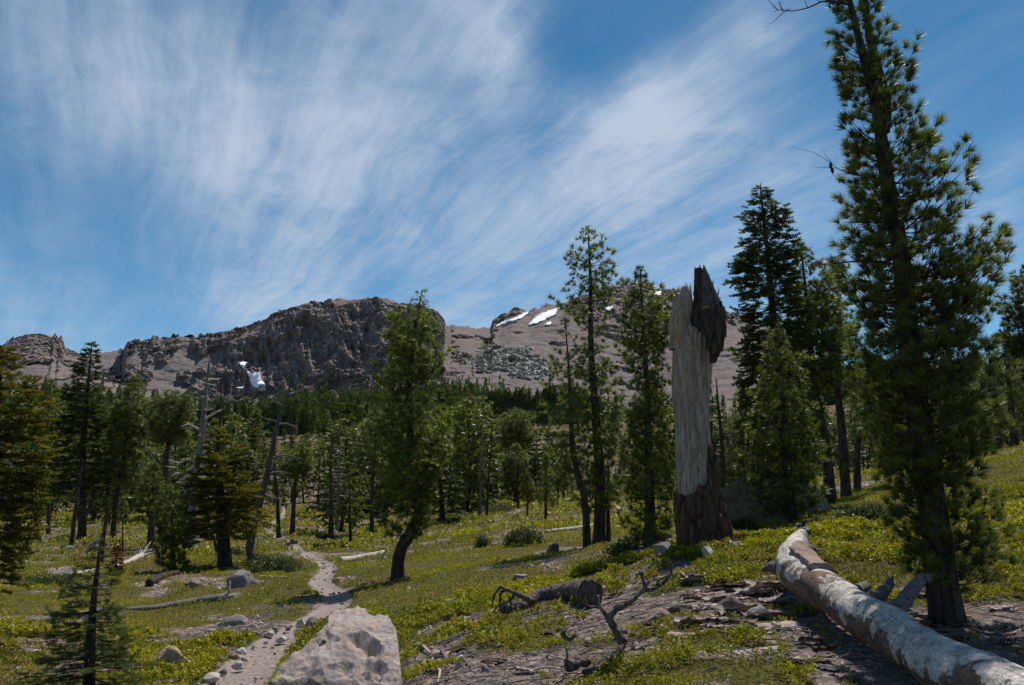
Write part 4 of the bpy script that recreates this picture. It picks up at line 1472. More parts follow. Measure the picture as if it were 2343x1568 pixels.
dead_tree(30.0, [(1657, 1098), (1652, 1030), (1646, 960), (1637, 862)], 15, 'bare dark trunk showing right behind the broken snag', 93, [[(1650, 990), (1675, 995), (1695, 1005)], [(1655, 1040), (1640, 1030), (1632, 1025)]], 10, .8, 'bark', zr=(.4, .97))
dead_tree(40.0, [(502, 1255), (490, 1235), (478, 1215), (470, 1205)], 11, 'short leaning dead pole between the grey spar and broad fir', 94, [], 3, .4, 'bark', zr=(.4, .97))
dead_tree(25.5, [(1392, 1180), (1390, 1140), (1391, 1090), (1390, 1040)], 12, 'short thin trunk right behind the tallest slim pine', 95, [[(1390, 1120), (1393, 1105), (1390, 1095)]], 8, .6, 'bark', zr=(.4, .97))

# bare branch at the very top left of the big pine is a limb of it: hangs over the frame edge
_big = [o for o in bpy.data.objects if o.name.startswith('pine_tree') and o.get('label', '').startswith('tallest pine, dark')][0]
_G = Geo()
_rng = np.random.RandomState(5)
_bl = np.array(_big.location)
bare_branches(_G, None, None, [([pix(x, y, 8.0) - _bl for x, y in [(1945, 12), (1905, 6), (1880, 4), (1850, 18), (1810, 26), (1780, 24), (1765, 14)]], .014),
                               ([pix(x, y, 8.0) - _bl for x, y in [(1790, 24), (1784, 12), (1783, 2)]], .008),
                               ([pix(x, y, 8.0) - _bl for x, y in [(2028, 415), (1990, 405), (1945, 398), (1912, 384), (1897, 366)]], .012),
                               ([pix(x, y, 8.0) - _bl for x, y in [(2062, 610), (2010, 600), (1960, 598), (1900, 604), (1850, 600)]], .016)], _rng, 7)
_G.build_each('bare_limb', M['bark'], _big, True)
_cone = Geo()
for (x, y) in [(1898, 372), (1902, 382)]:
    c = pix(x, y, 8.0) - _bl
    t_ = np.linspace(0, 1, 10)
    v, f = tube(c + np.outer(t_, [.01, 0, -.09]), .018 * np.sin(np.clip(t_ * pi, .25, 2.9)), 8, .3, 3)
    _cone.mark()
    k0 = _cone.n
    _cone.add(v, f[0], .5)
    _cone.Q.append(f[1] + k0)
_cone.build_each('pine_cone', M['bark_red'], _big)

# ------------------------------------------------------------------ broken snag


def build_snag():
    Y = 14.6
    b = on(1612, Y)
    root = empty('tree_snag', b, 'thick broken snag of bleached wood with two jagged prongs and dark bark', 'tree snag')
    m = Y / FPX

    def tower(path, halfw, jag, seed, n=90, k=96, top_t=None, hollow=False):
        pts = np.array([pix(x, y, Y) for x, y in path]) - b
        P = spline(pts, n)
        t = np.linspace(0, 1, n)
        r = np.interp(t, np.linspace(0, 1, len(halfw)), halfw) * m
        a = np.linspace(0, 2 * pi, k, endpoint=False)
        A, Tt = np.meshgrid(a, t)
        C, S = np.cos(A), np.sin(A)
        nz = fbm(np.stack([C * 1.6, S * 1.6, Tt * 2.2], -1) + seed, 4, seed)
        fl = fbm(np.stack([C * 6, S * 6, Tt * 1.3], -1) + seed, 4, seed + 3, .6, True)
        R = r[:, None] * (.95 + .11 * nz + .13 * (fl - .35))
        X = P[:, 0][:, None] + R * C
        Yy = P[:, 1][:, None] + R * S * .9
        # splintered top: every strand ends at its own height
        sp = fbm(np.stack([C[0] * 2.2, S[0] * 2.2, np.zeros(k)], -1) + seed, 3, seed + 9)
        sp2 = fbm(np.stack([C[0] * 11, S[0] * 11, np.zeros(k)], -1) + seed, 3, seed + 11)
        zt = P[-1, 2] - jag * np.clip(.5 - sp * .8 - sp2 * .45, 0, 1.3)
        Z = np.minimum(P[:, 2][:, None] * np.ones_like(A), zt[None, :])
        V = np.stack([X, Yy, Z], -1).reshape(-1, 3)
        F = grid_faces(n, k, True)
        # broken surface inside
        c = P[-1] - [0, 0, jag * .9]
        i0 = len(V)
        V = np.vstack([V, c])
        j = np.arange(k)
        cap = np.stack([np.full(k, i0), (n - 1) * k + j, (n - 1) * k + (j + 1) % k], -1)
        return V, [cap, F], P, r
    # main bole
    V, F, P, r = tower([(1614, 1243), (1604, 1180), (1592, 1100), (1585, 1000), (1580, 900), (1582, 830), (1588, 770), (1592, 735)], [58, 52, 45, 41, 40, 42, 46, 47, 38], .45, 2, 110, 120)
    mk('trunk', V, F, M['snag'], root, None, True)
    V, F, _, _ = tower([(1556, 800), (1556, 740), (1562, 690), (1566, 645)], [26, 28, 24, 14], .42, 5, 50, 60)
    mk('left_prong', V, F, M['snag'], root, None, True)
    V, F, _, _ = tower([(1612, 800), (1616, 740), (1616, 690), (1606, 640), (1598, 603)], [32, 36, 34, 22, 11], .55, 8, 60, 72)
    mk('right_prong', V, F, M['snagdark'], root, None, True)
    # bark shells standing proud of the bole
    zb = P[:, 2]

    def shell(name, zf, k=140, n=120, zlo=-.2, zhi=3.2, off=.035, seed=3, mat='bark_red', path=None, hw=None, squash=.9, thick_noise=.055):
        zz = np.linspace(zlo, zhi, n)
        a = np.linspace(0, 2 * pi, k, endpoint=False)
        A, Zg = np.meshgrid(a, zz)
        cx = np.interp(zz, path[:, 2], path[:, 0])[:, None]
        cy = np.interp(zz, path[:, 2], path[:, 1])[:, None]
        rr = np.interp(zz, path[:, 2], hw)[:, None]
        C, S = np.cos(A), np.sin(A)
        pl = fbm(np.stack([C * 5, S * 5, Zg * 1.1], -1) + seed, 4, seed, .55, True)
        fn = fbm(np.stack([C * 14, S * 14, Zg * 7], -1) + seed, 3, seed + 1)
        R = rr * 1.06 + off * .5 + thick_noise * (pl - .4) + .012 * fn
        V = np.stack([cx + R * C, cy + R * S * squash, Zg], -1)
        inn = np.stack([cx + rr * .85 * C, cy + rr * .85 * S * squash, Zg], -1)
        keep = zf(A, Zg)
        Fq = grid_faces(n, k, True)
        kf = keep.ravel()[Fq].all(1)
        Fq = Fq[kf]
        n0 = n * k
        from collections import Counter
        e = np.concatenate([Fq[:, [0, 1]], Fq[:, [1, 2]], Fq[:, [2, 3]], Fq[:, [3, 0]]])
        es = np.sort(e, axis=1)
        key = es[:, 0] * 10000000 + es[:, 1]
        u, ix, ct = np.unique(key, return_index=True, return_counts=True)
        re_ = e[ix[ct == 1]]
        rim = np.column_stack([re_[:, 0], re_[:, 0] + n0, re_[:, 1] + n0, re_[:, 1]])
        mk(name, np.vstack([V.reshape(-1, 3), inn.reshape(-1, 3)]), [np.vstack([Fq, rim])], M[mat], root, None, False)

    def edge(A, f, seed):
        return fbm(np.stack([np.cos(A) * f, np.sin(A) * f, np.zeros_like(A)], -1), 3, seed)
    zt = lambda y: pix(1600, y, Y)[2] - b[2]
    # front faces -y: angle -pi/2 ; right = 0
    def lower(A, Z):
        d = (A + pi) % (2 * pi) - pi        # right = 0, camera = -pi/2
        top = zt(1128) + .0 * Z
        g = np.exp(-((d + .75) / .40) ** 2) * (zt(1015) - zt(1128)) + np.exp(-((d - .1) / .42) ** 2) * (zt(960) - zt(1128)) + np.exp(-((d + 1.65) / .2) ** 2) * .14
        return Z < top + g + .10 * edge(A, 3.2, 4)
    shell('lower_bark', lower, path=P, hw=r, zhi=2.6)

    def collar(A, Z):
        d = (A + pi) % (2 * pi) - pi
        lo = zt(835) + .75 * np.clip(np.abs(d + 1.05) - .12, 0, 9) ** 1.1
        hi = zt(700) - .12 * np.abs(d + .8)
        return (Z > lo + .10 * edge(A, 5, 8)) & (Z < hi + .1 * edge(A, 9, 9))
    p2 = np.array([pix(x, y, Y - .14) for x, y in [(1600, 860), (1606, 820), (1612, 770), (1616, 720), (1617, 660)]]) - b
    p2 = spline(p2, 30)
    shell('burl_bark', collar, path=p2, hw=np.interp(np.linspace(0, 1, 30), [0, .3, .7, 1], [36, 42, 38, 28]) * m, zlo=zt(860), zhi=zt(670), off=.04, seed=12, mat='bark', n=90)
    # dark old bark strip running up the left of the right prong
    p3_ = spline(np.array([pix(x, y, Y - .05) for x, y in [(1606, 780), (1604, 720), (1600, 670), (1597, 615)]]) - b, 24)
    v, f = tube(p3_, np.interp(np.linspace(0, 1, 24), [0, .5, 1], [17, 16, 9]) * m, 20, .28, 15, True, 6)
    mk('bark_strip', v, f, M['bark'], root, None, False)
    # thin splinters
    G = Geo()
    for (x0, y0, x1, y1, w_) in [(1637, 690, 1645, 658, 2.0), (1640, 720, 1648, 676, 1.6), (1627, 670, 1631, 640, 2.5), (1576, 700, 1580, 664, 2.5), (1549, 700, 1545, 668, 2), (1611, 640, 1613, 612, 3), (1620, 660, 1622, 628, 3), (1571, 680, 1572, 652, 3)]:
        v, f = tube(np.array([pix(x0, y0, Y), pix((x0 + x1) / 2 + 1, (y0 + y1) / 2, Y), pix(x1, y1, Y)]) - b, np.array([w_ * 1.6, w_, .3]) * m, 5)
        G.mark()
        k0 = G.n
        G.add(v, f[0], .5)
        G.Q.append(f[1] + k0)
    G.build_each('splinter', M['snagdark'], root)
    # yellow moss tufts in the fork
    rng = np.random.RandomState(4)
    pp = np.array([pix(1612 + rng.normal() * 5, 722 + rng.normal() * 9, Y - .36) - b for _ in range(130)])
    v, f = stamp(TP_LOW, pp, rng.normal(size=(130, 3)) + [0, -1, .4], .05, rng)
    mo = NT('yellow_moss')
    mo.bsdf(mo.ramp(mo.noise(12), [(.3, (.30, .26, .02)), (.7, (.55, .48, .03))]), .9)
    mk('moss', v, f, mo.m, root)


build_snag()

# ------------------------------------------------------------------ big fallen log


def build_log():
    path = [(1834, 1222, 10.3), (1824, 1246, 9.9), (1818, 1276, 9.5), (1826, 1308, 9.05), (1854, 1336, 8.55), (1905, 1360, 7.95), (1960, 1400, 7.3), (2030, 1440, 6.75), (2100, 1490, 6.15), (2200, 1545, 5.45), (2320, 1605, 4.85), (2480, 1680, 4.3), (2700, 1780, 3.8)]
    hw = [12, 25, 38, 45, 44, 43, 45, 50, 55, 63, 74, 86, 93]
    pts, rr = [], []
    for (x, y, Y), h in zip(path, hw):
        r = h * Y / FPX
        p = pix(x, y, Y)
        pts.append(p)
        rr.append(r)
    pts = np.array(pts)
    n, k = 260, 80
    P = spline(pts, n)
    d = np.concatenate([[0], np.cumsum(np.linalg.norm(np.diff(pts, axis=0), axis=1))])
    r = np.interp(np.linspace(0, d[-1], n), d, rr)
    P[:, 2] = np.maximum(P[:, 2], H(P[:, 0], P[:, 1]) + r * 1.0 + .05)
    base = P[n // 2].copy()
    base[2] -= r[n // 2]
    root = empty('fallen_log', base, 'huge peeling bleached fallen log crossing the lower right corner', 'fallen log')
    V, F = tube(P - base, r, k, 0, 1, True)
    W = V + base
    nz = fbm(W * 1.5, 4, 5)
    nf = fbm(W * 9., 3, 6)
    cent = np.vstack([np.repeat(P, k, 0), P[0], P[-1]])
    dirv = (W - cent)
    kn = np.clip(fbm(W * 2.6, 3, 41) - .35, 0, 1)
    V = V + dirv * (.20 * nz + .045 * nf + .35 * kn - .10 * np.clip(fbm(W * 3.4, 3, 42) - .3, 0, 1))[:, None]
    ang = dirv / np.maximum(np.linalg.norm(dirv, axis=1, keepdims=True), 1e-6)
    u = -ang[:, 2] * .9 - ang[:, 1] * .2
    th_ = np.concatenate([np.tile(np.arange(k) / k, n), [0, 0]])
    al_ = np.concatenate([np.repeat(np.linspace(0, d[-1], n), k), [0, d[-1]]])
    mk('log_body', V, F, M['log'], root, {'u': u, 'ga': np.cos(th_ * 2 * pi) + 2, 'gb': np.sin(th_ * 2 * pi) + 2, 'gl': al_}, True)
    # broken branch stubs
    G = Geo()
    stubs = [([(1958, 1352, 7.9), (1975, 1345, 8.1), (1983, 1338, 8.2)], 15), ([(2000, 1372, 7.6), (2022, 1352, 7.8), (2036, 1334, 7.9)], 17), ([(2048, 1400, 7.2), (2072, 1370, 7.4), (2095, 1340, 7.5), (2118, 1318, 7.55)], 20),
             ([(1822, 1235, 10.2), (1832, 1222, 10.3), (1845, 1212, 10.3)], 15), ([(1835, 1262, 9.7), (1852, 1256, 9.8), (1868, 1264, 9.8)], 14), ([(1783, 1300, 9.3), (1768, 1298, 9.3), (1752, 1296, 9.3)], 15), ([(1834, 1226, 10.25), (1832, 1214, 10.4), (1829, 1203, 10.5)], 6), ([(1842, 1228, 10.25), (1843, 1216, 10.4), (1841, 1208, 10.5)], 5), ([(2112, 1452, 6.3), (2114, 1444, 6.3), (2116, 1434, 6.3)], 8)]
    for q, h in stubs:
        pp = spline(np.array([pix(*a) for a in q]) - base, 14)
        v, f = tube(pp, np.linspace(1, .62, 14) * h * q[0][2] / FPX, 14, .35, int(h), True, 7)
        # jagged end
        v[-15:-1] += np.random.RandomState(int(h)).normal(size=(14, 3)) * .03
        G.mark()
        k0 = G.n
        G.add(v, f[0], .5)
        G.Q.append(f[1] + k0)
    G.build_each('branch_stub', M['dead'], root, True)
    # slab of grey bark still lying on the upper end
    rng = np.random.RandomState(3)
    for (ta, tb_, a0, a1, off) in [(36, 84, .35, 1.9, .02)]:
        us = np.arange(ta, tb_)
        na = 40
        aa = np.linspace(a0, a1, na)
        T = np.gradient(P, axis=0)
        T /= np.linalg.norm(T, axis=1, keepdims=True)
        side = np.cross(T, [0, 0, 1.])
        side /= np.linalg.norm(side, axis=1, keepdims=True)
        upv = np.cross(side, T)
        U, A = np.meshgrid(us, aa, indexing='ij')
        sd = side[us][:, None, :]
        if sd[..., 0].mean() < 0:
            sd = -sd
        dv = sd * np.cos(A)[..., None] + upv[us][:, None, :] * np.sin(A)[..., None]
        rad = r[us][:, None] * 1.08 + off
        Wp = P[us][:, None, :] + dv * rad[..., None]
        Wp = Wp + dv * (.035 * fbm(Wp * 7, 4, 9, .6, True))[..., None]
        low = P[us][:, None, :] + dv * (r[us][:, None] * .9)[..., None]
        em = fbm(Wp * 2.6, 3, 13)
        tt = (U - ta) / (tb_ - ta)
        ss = (A - a0) / (a1 - a0)
        keep = np.minimum(np.minimum(tt, 1 - tt), np.minimum(ss, 1 - ss)) * 2.2 + em * .7 > .15
        Fq = grid_faces(len(us), na)
        Fq = Fq[keep.ravel()[Fq].all(1)]
        n0 = len(us) * na
        e = np.concatenate([Fq[:, [0, 1]], Fq[:, [1, 2]], Fq[:, [2, 3]], Fq[:, [3, 0]]])
        key = np.sort(e, 1)[:, 0] * 1000000 + np.sort(e, 1)[:, 1]
        u_, ix, ct = np.unique(key, return_index=True, return_counts=True)
        re_ = e[ix[ct == 1]]
        rim = np.column_stack([re_[:, 0], re_[:, 0] + n0, re_[:, 1] + n0, re_[:, 1]])
        mk('bark_slab', np.vstack([Wp.reshape(-1, 3), low.reshape(-1, 3)]) - base, [np.vstack([Fq, rim])], M['rock_pink' if ta < 50 else 'dead'], root)


build_log()

# ------------------------------------------------------------------ stones


def ico(sub):
    import bmesh
    bm = bmesh.new()
    bmesh.ops.create_icosphere(bm, subdivisions=sub, radius=1)
    V = np.array([v.co[:] for v in bm.verts])
    F = np.array([[v.index for v in f.verts] for f in bm.faces])
    bm.free()
    return V, F


ICO = {s: ico(s) for s in (2, 3, 4, 6)}


def rock_geo(seed, size, sub=3, cuts=12, rough=.16):
    V, F = ICO[sub]
    V = V.copy()
    rng = np.random.RandomState(seed)
    for _ in range(cuts):
        n = rng.normal(size=3)
        n[2] = abs(n[2]) * .8
        n /= np.linalg.norm(n)
        d = .42 + .36 * rng.rand()
        h = V @ n
        V -= np.outer(np.maximum(h - d, 0) * .97, n)
    V += V * (fbm(V * 1.7 + seed, 4, seed) * rough)[:, None]
    V += V * (fbm(V * 7 + seed, 3, seed + 5) * rough * .18)[:, None]
    return V * np.asarray(size), F


def stone(x, y, wpx, hpx, label, mat='rock', seed=0, name='stone', cat='stone', sub=4, Y=None, deep=1.0, sink=.3, rot=None, group=None, cuts=13, rough=.18):
    p = on(x, Y) if Y else gnd(x, y)
    s = p[1] / FPX
    rx, rz = wpx * s * .5, hpx * s * .5
    V, F = rock_geo(seed * 7 + 3, (rx, (rx * .6 + rz * .4) * deep, rz * 1.25), sub, cuts, rough)
    V[:, 2] += rz * (1 - sink)
    a = (seed * 1.7) % .6 - .3 if rot is None else rot
    V = V @ np.array([[cos(a), 0, -sin(a)], [0, 1, 0], [sin(a), 0, cos(a)]])
    o = mk(name, V, F, M[mat], None, {'tint': np.clip(fbm(V * 3, 2, 3) + .5, 0, 1)}, False, None)
    o.location = p
    return tag(o, label, cat, group)


def big_boulder():
    # cross-sections along distance: photo row of the top, distance, left and right column
    R = [(1388, 8.0, 762, 880), (1398, 7.65, 742, 897), (1415, 7.3, 722, 908), (1438, 7.0, 694, 920), (1468, 6.75, 655, 928), (1502, 6.55, 618, 936), (1545, 6.4, 588, 942), (1600, 6.28, 562, 950), (1700, 6.15, 540, 958)]
    T = np.array([[Y_, pix(a_, y_, Y_)[2], pix(a_, y_, Y_)[0], pix(b_, y_, Y_)[0]] for y_, Y_, a_, b_ in R])
    T = np.vstack([[8.2, T[0, 1] - .35, T[0, 2] + .08, T[0, 3] - .05], T, [6.05, -2.4, T[-1, 2], T[-1, 3]]])
    n, m = 260, 240
    yy = np.interp(np.linspace(0, 1, n), np.linspace(0, 1, len(T)), T[:, 0])
    f = lambda c: np.interp(-yy, -T[:, 0], T[:, c])
    ztop = f(1)
    xl = f(2) - .02
    xr = f(3) + .02
    u = np.linspace(-1.3, 1.3, m)
    U = np.broadcast_to(u, (n, m))
    Yg = np.broadcast_to(yy[:, None], (n, m)).copy()
    xc, hw = (xl + xr)[:, None] / 2, (xr - xl)[:, None] / 2
    a = np.abs(U)
    sx = np.where(a < 1, a * .96, .96 + (a - 1) * .35)
    side = np.clip((a - .86) / .44, 0, 1)
    X = xc + hw * sx * np.sign(U)
    tilt = -.09 * np.clip(-U - .1, 0, 2) ** 1.3 - .05 * np.clip(U - .3, 0, 2)
    Z = ztop[:, None] + tilt - (side ** 1.35) * .95
    q = np.stack([X, Yg, Z], -1)
    w = fbm(np.stack([X * 2.2 + Yg * .9, Yg * .9 - X * 1.2, Z * 2], -1), 5, 3, .55, True)
    lump = fbm(q * 1.5, 4, 14)
    pit = np.clip(fbm(np.stack([X * 3.5 + Yg * 1.2, Yg * 1.6, Z * 4], -1) + 5, 3, 15) - .30, 0, .5)
    step = np.clip(fbm(q * np.array([.9, 2.2, 1.]) + 3, 3, 33) * 6, -1, 1)
    dz = .05 * (w - .3) + .085 * lump - .42 * pit + .030 * step + .016 * fbm(q * 16, 3, 19)
    ns = side * .8
    nx = np.sign(U) * ns
    nz = 1 - ns * .7
    q = q + np.stack([nx * dz * 1.3, np.zeros_like(dz), nz * dz], -1)
    q[..., 0] += .05 * vn(q * 2.3, 8) * (a > .6)
    lic = np.clip(np.clip(-U * 1.3, 0, 2) + np.clip((6.6 - Yg) * 1.5, 0, .8) - .55 + fbm(q * 2.2, 3, 4) * .8, 0, 1) * np.clip((7.6 - Yg) / .6, 0, 1)
    ctr = np.array([xc.mean(), 7.0, -2.0])
    o = mk('boulder', (q - ctr).reshape(-1, 3), grid_faces(n, m), M['boulder'], None, {'tint': lic.ravel()}, True)
    o.location = ctr
    tag(o, 'large pale grey foreground boulder with yellow lichen beside the trail', 'boulder')


big_boulder()
B = 'boulder'
stone(556, 1346, 76, 50, 'two-toned dark boulder with split face between trail and white-rooted log', 'rock', 2, B, B, rough=.25, cuts=10)
stone(450, 1348, 42, 28, 'upright grey boulder with bright flat right face left of the split boulder', 'rock', 3, B, B)
stone(428, 1348, 22, 20, 'brown stone leaning on the left of the bright-faced grey boulder', 'rock_dark', 4)
stone(1030, 1392, 50, 26, 'rounded grey stone in the green mat right of the big boulder', 'rock', 5)
stone(1004, 1396, 18, 12, 'small grey stone touching the rounded grey stone', 'rock', 6)
stone(1264, 1275, 38, 34, 'peaked brown rock in the shade in the middle of the meadow', 'rock_dark', 7)
stone(1186, 1340, 50, 34, 'reddish rock behind the dark crooked log chunk', 'rock_pink', 8)
stone(1132, 1408, 48, 20, 'bright white flat stone at the tip of the dark log chunk', 'rock_pale', 9)
stone(722, 1176, 64, 26, 'dark flat-topped slab left of the silvery dead tree', 'rock_dark', 10, B, B)
stone(692, 1184, 30, 14, 'low dark stone at the left foot of the flat slab', 'rock_dark', 11)
stone(1120, 1157, 42, 28, 'pinkish boulder beside the thin leaning pole', 'rock_pink', 12, B, B)
stone(1104, 1160, 22, 16, 'brown stone against the pinkish boulder', 'rock_dark', 13)
stone(348, 1205, 26, 14, 'pink stone near the stout dark stem, left meadow', 'rock_pink', 15)
stone(345, 1128, 24, 12, 'small light stone far left between the trees', 'rock_pale', 16)
stone(146, 1262, 40, 18, 'grey rounded rock alone in the left meadow', 'rock', 17)
stone(212, 1258, 38, 28, 'pale cracked boulder behind the near young fir', 'rock_pink', 18, B, B)
stone(230, 1352, 42, 20, 'light rock half hidden by the near young fir', 'rock', 19)
stone(350, 1268, 28, 14, 'dark flat block behind the white log roots', 'rock_dark', 20)
stone(1508, 1425, 96, 34, 'wide low brown stone with lit top, right of the forked dead branch', 'rock_pink', 21, deep=.7, sub=4)
stone(1672, 1400, 74, 44, 'brown rock sitting on bark litter left of the fallen log', 'rock_dark', 22)
stone(1535, 1412, 50, 30, 'dark angular rock beside the wide low brown stone', 'rock_dark', 23)
stone(1735, 1418, 60, 38, 'bright white broken stone on the litter near the fallen log', 'rock_pale', 24, deep=.6)
stone(1762, 1420, 46, 26, 'grey pebble-like stone right of the bright white broken stone', 'rock', 25)
stone(1530, 1275, 80, 36, 'slanting grey slab at the left foot of the snag, tip pointing down', 'rock', 26, B, B, rot=.35)
stone(1585, 1258, 36, 22, 'white crumbly stone at the foot of the snag, left one', 'rock_pale', 27)
stone(1622, 1284, 40, 46, 'upright whitish stone below the snag', 'rock_pale', 28, rot=-.3)
stone(1604, 1256, 28, 20, 'white crumbly stone at the foot of the snag, middle one', 'rock_pale', 30)
stone(1654, 1252, 52, 22, 'white crumbly stones at the right root of the snag', 'rock_pale', 31)
stone(1688, 1250, 40, 14, 'flat pale stone right of the snag root', 'rock_pale', 32)
stone(1690, 1190, 150, 150, 'tall mossy boulder in shade right of the snag', 'mossrock', 33, B, B, Y=19.5, deep=.8, rough=.34, cuts=16, rot=.35)
stone(1765, 1205, 210, 125, 'broad brown boulder behind the younger green pine', 'rock_dark', 34, B, B, Y=19.5, deep=.6, rough=.15)
stone(1845, 1195, 165, 110, 'brown boulder with sunlit sloping right edge, right end of the boulder group', 'rock_pink', 35, B, B, Y=20.5, deep=.7, rot=-.35)
stone(1912, 1135, 44, 16, 'light flat stone at the foot of the bare-stemmed pine', 'rock', 36)
stone(2205, 1060, 60, 22, 'pink rock showing through the right side of the tallest pine', 'rock_pink', 37)
stone(2238, 1082, 44, 18, 'pinkish flat rock on the slope right of the tallest pine', 'rock_pink', 38)
stone(1051, 1533, 36, 32, 'pale square stone on dark soil at the bottom centre', 'rock_pale', 39, deep=.8)
stone(1108, 1540, 30, 20, 'rounded grey stone left of the forked dead branch root', 'rock', 40)
stone(716, 1394 + 40, 40, 24, 'reddish angular stone on the trail edge behind the big boulder', 'rock_pink', 41)
stone(655, 1250, 22, 14, 'grey stone beside the far bend of the trail', 'rock_dark', 42)
stone(672, 1245, 22, 14, 'dark stone in the middle of the upper trail', 'rock_dark', 43)
stone(770, 1335, 30, 14, 'flat reddish stone right of the trail bend', 'rock_pink', 44)
stone(590, 1196, 18, 12, 'white stone at the far start of the trail, beside the dead tree', 'rock_pale', 45)
stone(740, 1196, 32, 16, 'white crumpled rock above the trail near the mossy trunk', 'rock_pale', 46)
stone(690, 1420 + 12, 30, 18, 'whitish stone in the pile left of the big boulder', 'rock_pale', 47)
stone(530, 1440 - 8, 74, 34, 'low grey mound of rock in the mat left of the trail', 'rock', 48, B, B, sink=.6)
stone(486, 1470, 50, 22, 'low rock left of the stone rows, partly buried', 'rock', 49, sink=.6)
stone(2010, 1415, 40, 18, 'small buried stone behind the log stubs', 'rock_dark', 50)

# stones lining the trail
rng = np.random.RandomState(77)
# (x, y, width px, height px) read along the lower trail's left edge and the far side
TS = [(628, 1448, 22, 12), (650, 1440, 26, 15), (668, 1452, 20, 12), (684, 1446, 24, 14), (640, 1462, 26, 14), (612, 1458, 18, 10), (600, 1470, 24, 13), (660, 1470, 30, 16), (622, 1478, 20, 11), (690, 1462, 26, 15), (575, 1480, 26, 14), (596, 1488, 20, 12),
      (560, 1496, 30, 16), (540, 1508, 24, 14), (520, 1520, 28, 16), (566, 1514, 20, 11), (545, 1530, 26, 14), (500, 1534, 34, 20), (522, 1548, 24, 13), (476, 1540, 26, 15), (488, 1556, 38, 20), (450, 1548, 24, 14), (588, 1505, 16, 9), (606, 1440, 20, 12), (570, 1462, 18, 10),
      (640, 1425, 16, 9), (500, 1478, 18, 10), (520, 1492, 18, 11), (465, 1568, 26, 14), (710, 1448, 24, 14)]
side_words = ['pale', 'pinkish', 'grey', 'light']
for i, (x, y, w_, h_) in enumerate(TS):
    x, y = x + rng.normal() * 13 - 12, y + rng.normal() * 6
    q_ = rng.uniform(.45, 1.15)
    w_, h_ = w_ * q_ * 1.1, h_ * q_
    o = stone(x, y, w_, h_, 'x', ['rock_pale', 'rock_pink', 'rock', 'rock_pale'][i % 4], 100 + i, 'stone', 'stone', sub=3, sink=.2, group='loose stones along the left edge of the lower trail')
TSO = [o for o in bpy.data.objects if o.get('group') == 'loose stones along the left edge of the lower trail']
ORD = ['first', 'second', 'third', 'fourth', 'fifth', 'sixth', 'seventh', 'eighth', 'ninth', 'tenth', 'eleventh', 'twelfth', '13th', '14th', '15th', '16th', '17th', '18th', '19th', '20th']


def ordinal(i):
    if i < 20:
        return ORD[i]
    n = i + 1
    return '%d%s' % (n, {1: 'st', 2: 'nd', 3: 'rd'}.get(n % 10 if n % 100 not in (11, 12, 13) else 0, 'th'))


TSO.sort(key=lambda o: -o.location[1])
for i, o in enumerate(TSO):
    c = {'pale_stone': 'pale', 'pinkish_stone': 'pinkish', 'grey_stone': 'grey'}[o.data.materials[0].name]
    o['label'] = '%s loose stone by the lower trail, %s counting from the farthest' % (c, ordinal(i))

# small pale stones scattered in the meadow
MS = [(300, 1237, 12, 7), (345, 1262, 10, 6), (470, 1362, 12, 7), (500, 1352, 14, 8), (600, 1352, 14, 7), (712, 1322, 12, 7), (765, 1310, 12, 7), (835, 1308, 12, 6), (935, 1352, 14, 8), (1015, 1320, 12, 7), (1090, 1330, 14, 8), (1122, 1312, 18, 8), (1215, 1298, 14, 7), (1320, 1300, 16, 8), (1380, 1330, 14, 8),
      (960, 1430, 14, 8), (880, 1345, 12, 7), (400, 1420, 14, 7), (330, 1445, 14, 8), (250, 1470, 14, 8), (110, 1500, 18, 9), (60, 1290, 12, 6), (200, 1320, 12, 7), (560, 1300, 12, 6), (745, 1262, 12, 7), (795, 1260, 10, 6), (690, 1222, 14, 8), (730, 1210, 12, 7), (640, 1205, 14, 8), (1010, 1262, 10, 6), (1085, 1222, 12, 6), (1150, 1212, 12, 6),
      (1240, 1195, 12, 6), (1300, 1180, 14, 6), (1440, 1205, 12, 6), (1330, 1166, 12, 6), (1000, 1192, 12, 6)]
for i, (x, y, w_, h_) in enumerate(sorted(MS)):
    stone(x, y, w_ * 1.2, h_ * 1.2, 'small pale stone lying in the green meadow, %s counting from the left' % ordinal(i) if False else 'x', ['rock_pale', 'rock', 'rock_pink'][i % 3], 200 + i, 'stone', 'stone', sub=3, sink=.35, group='small stones scattered in the meadow')
MSO = sorted([o for o in bpy.data.objects if o.get('group') == 'small stones scattered in the meadow'], key=lambda o: o.location[0] / o.location[1])
for i, o in enumerate(MSO):
    o['label'] = 'small meadow stone, %s of the scattered ones counting from left' % (('%dth' % (i + 1)) if i > 2 else ['first', 'second', 'third'][i])

# ------------------------------------------------------------------ fallen logs and dead wood


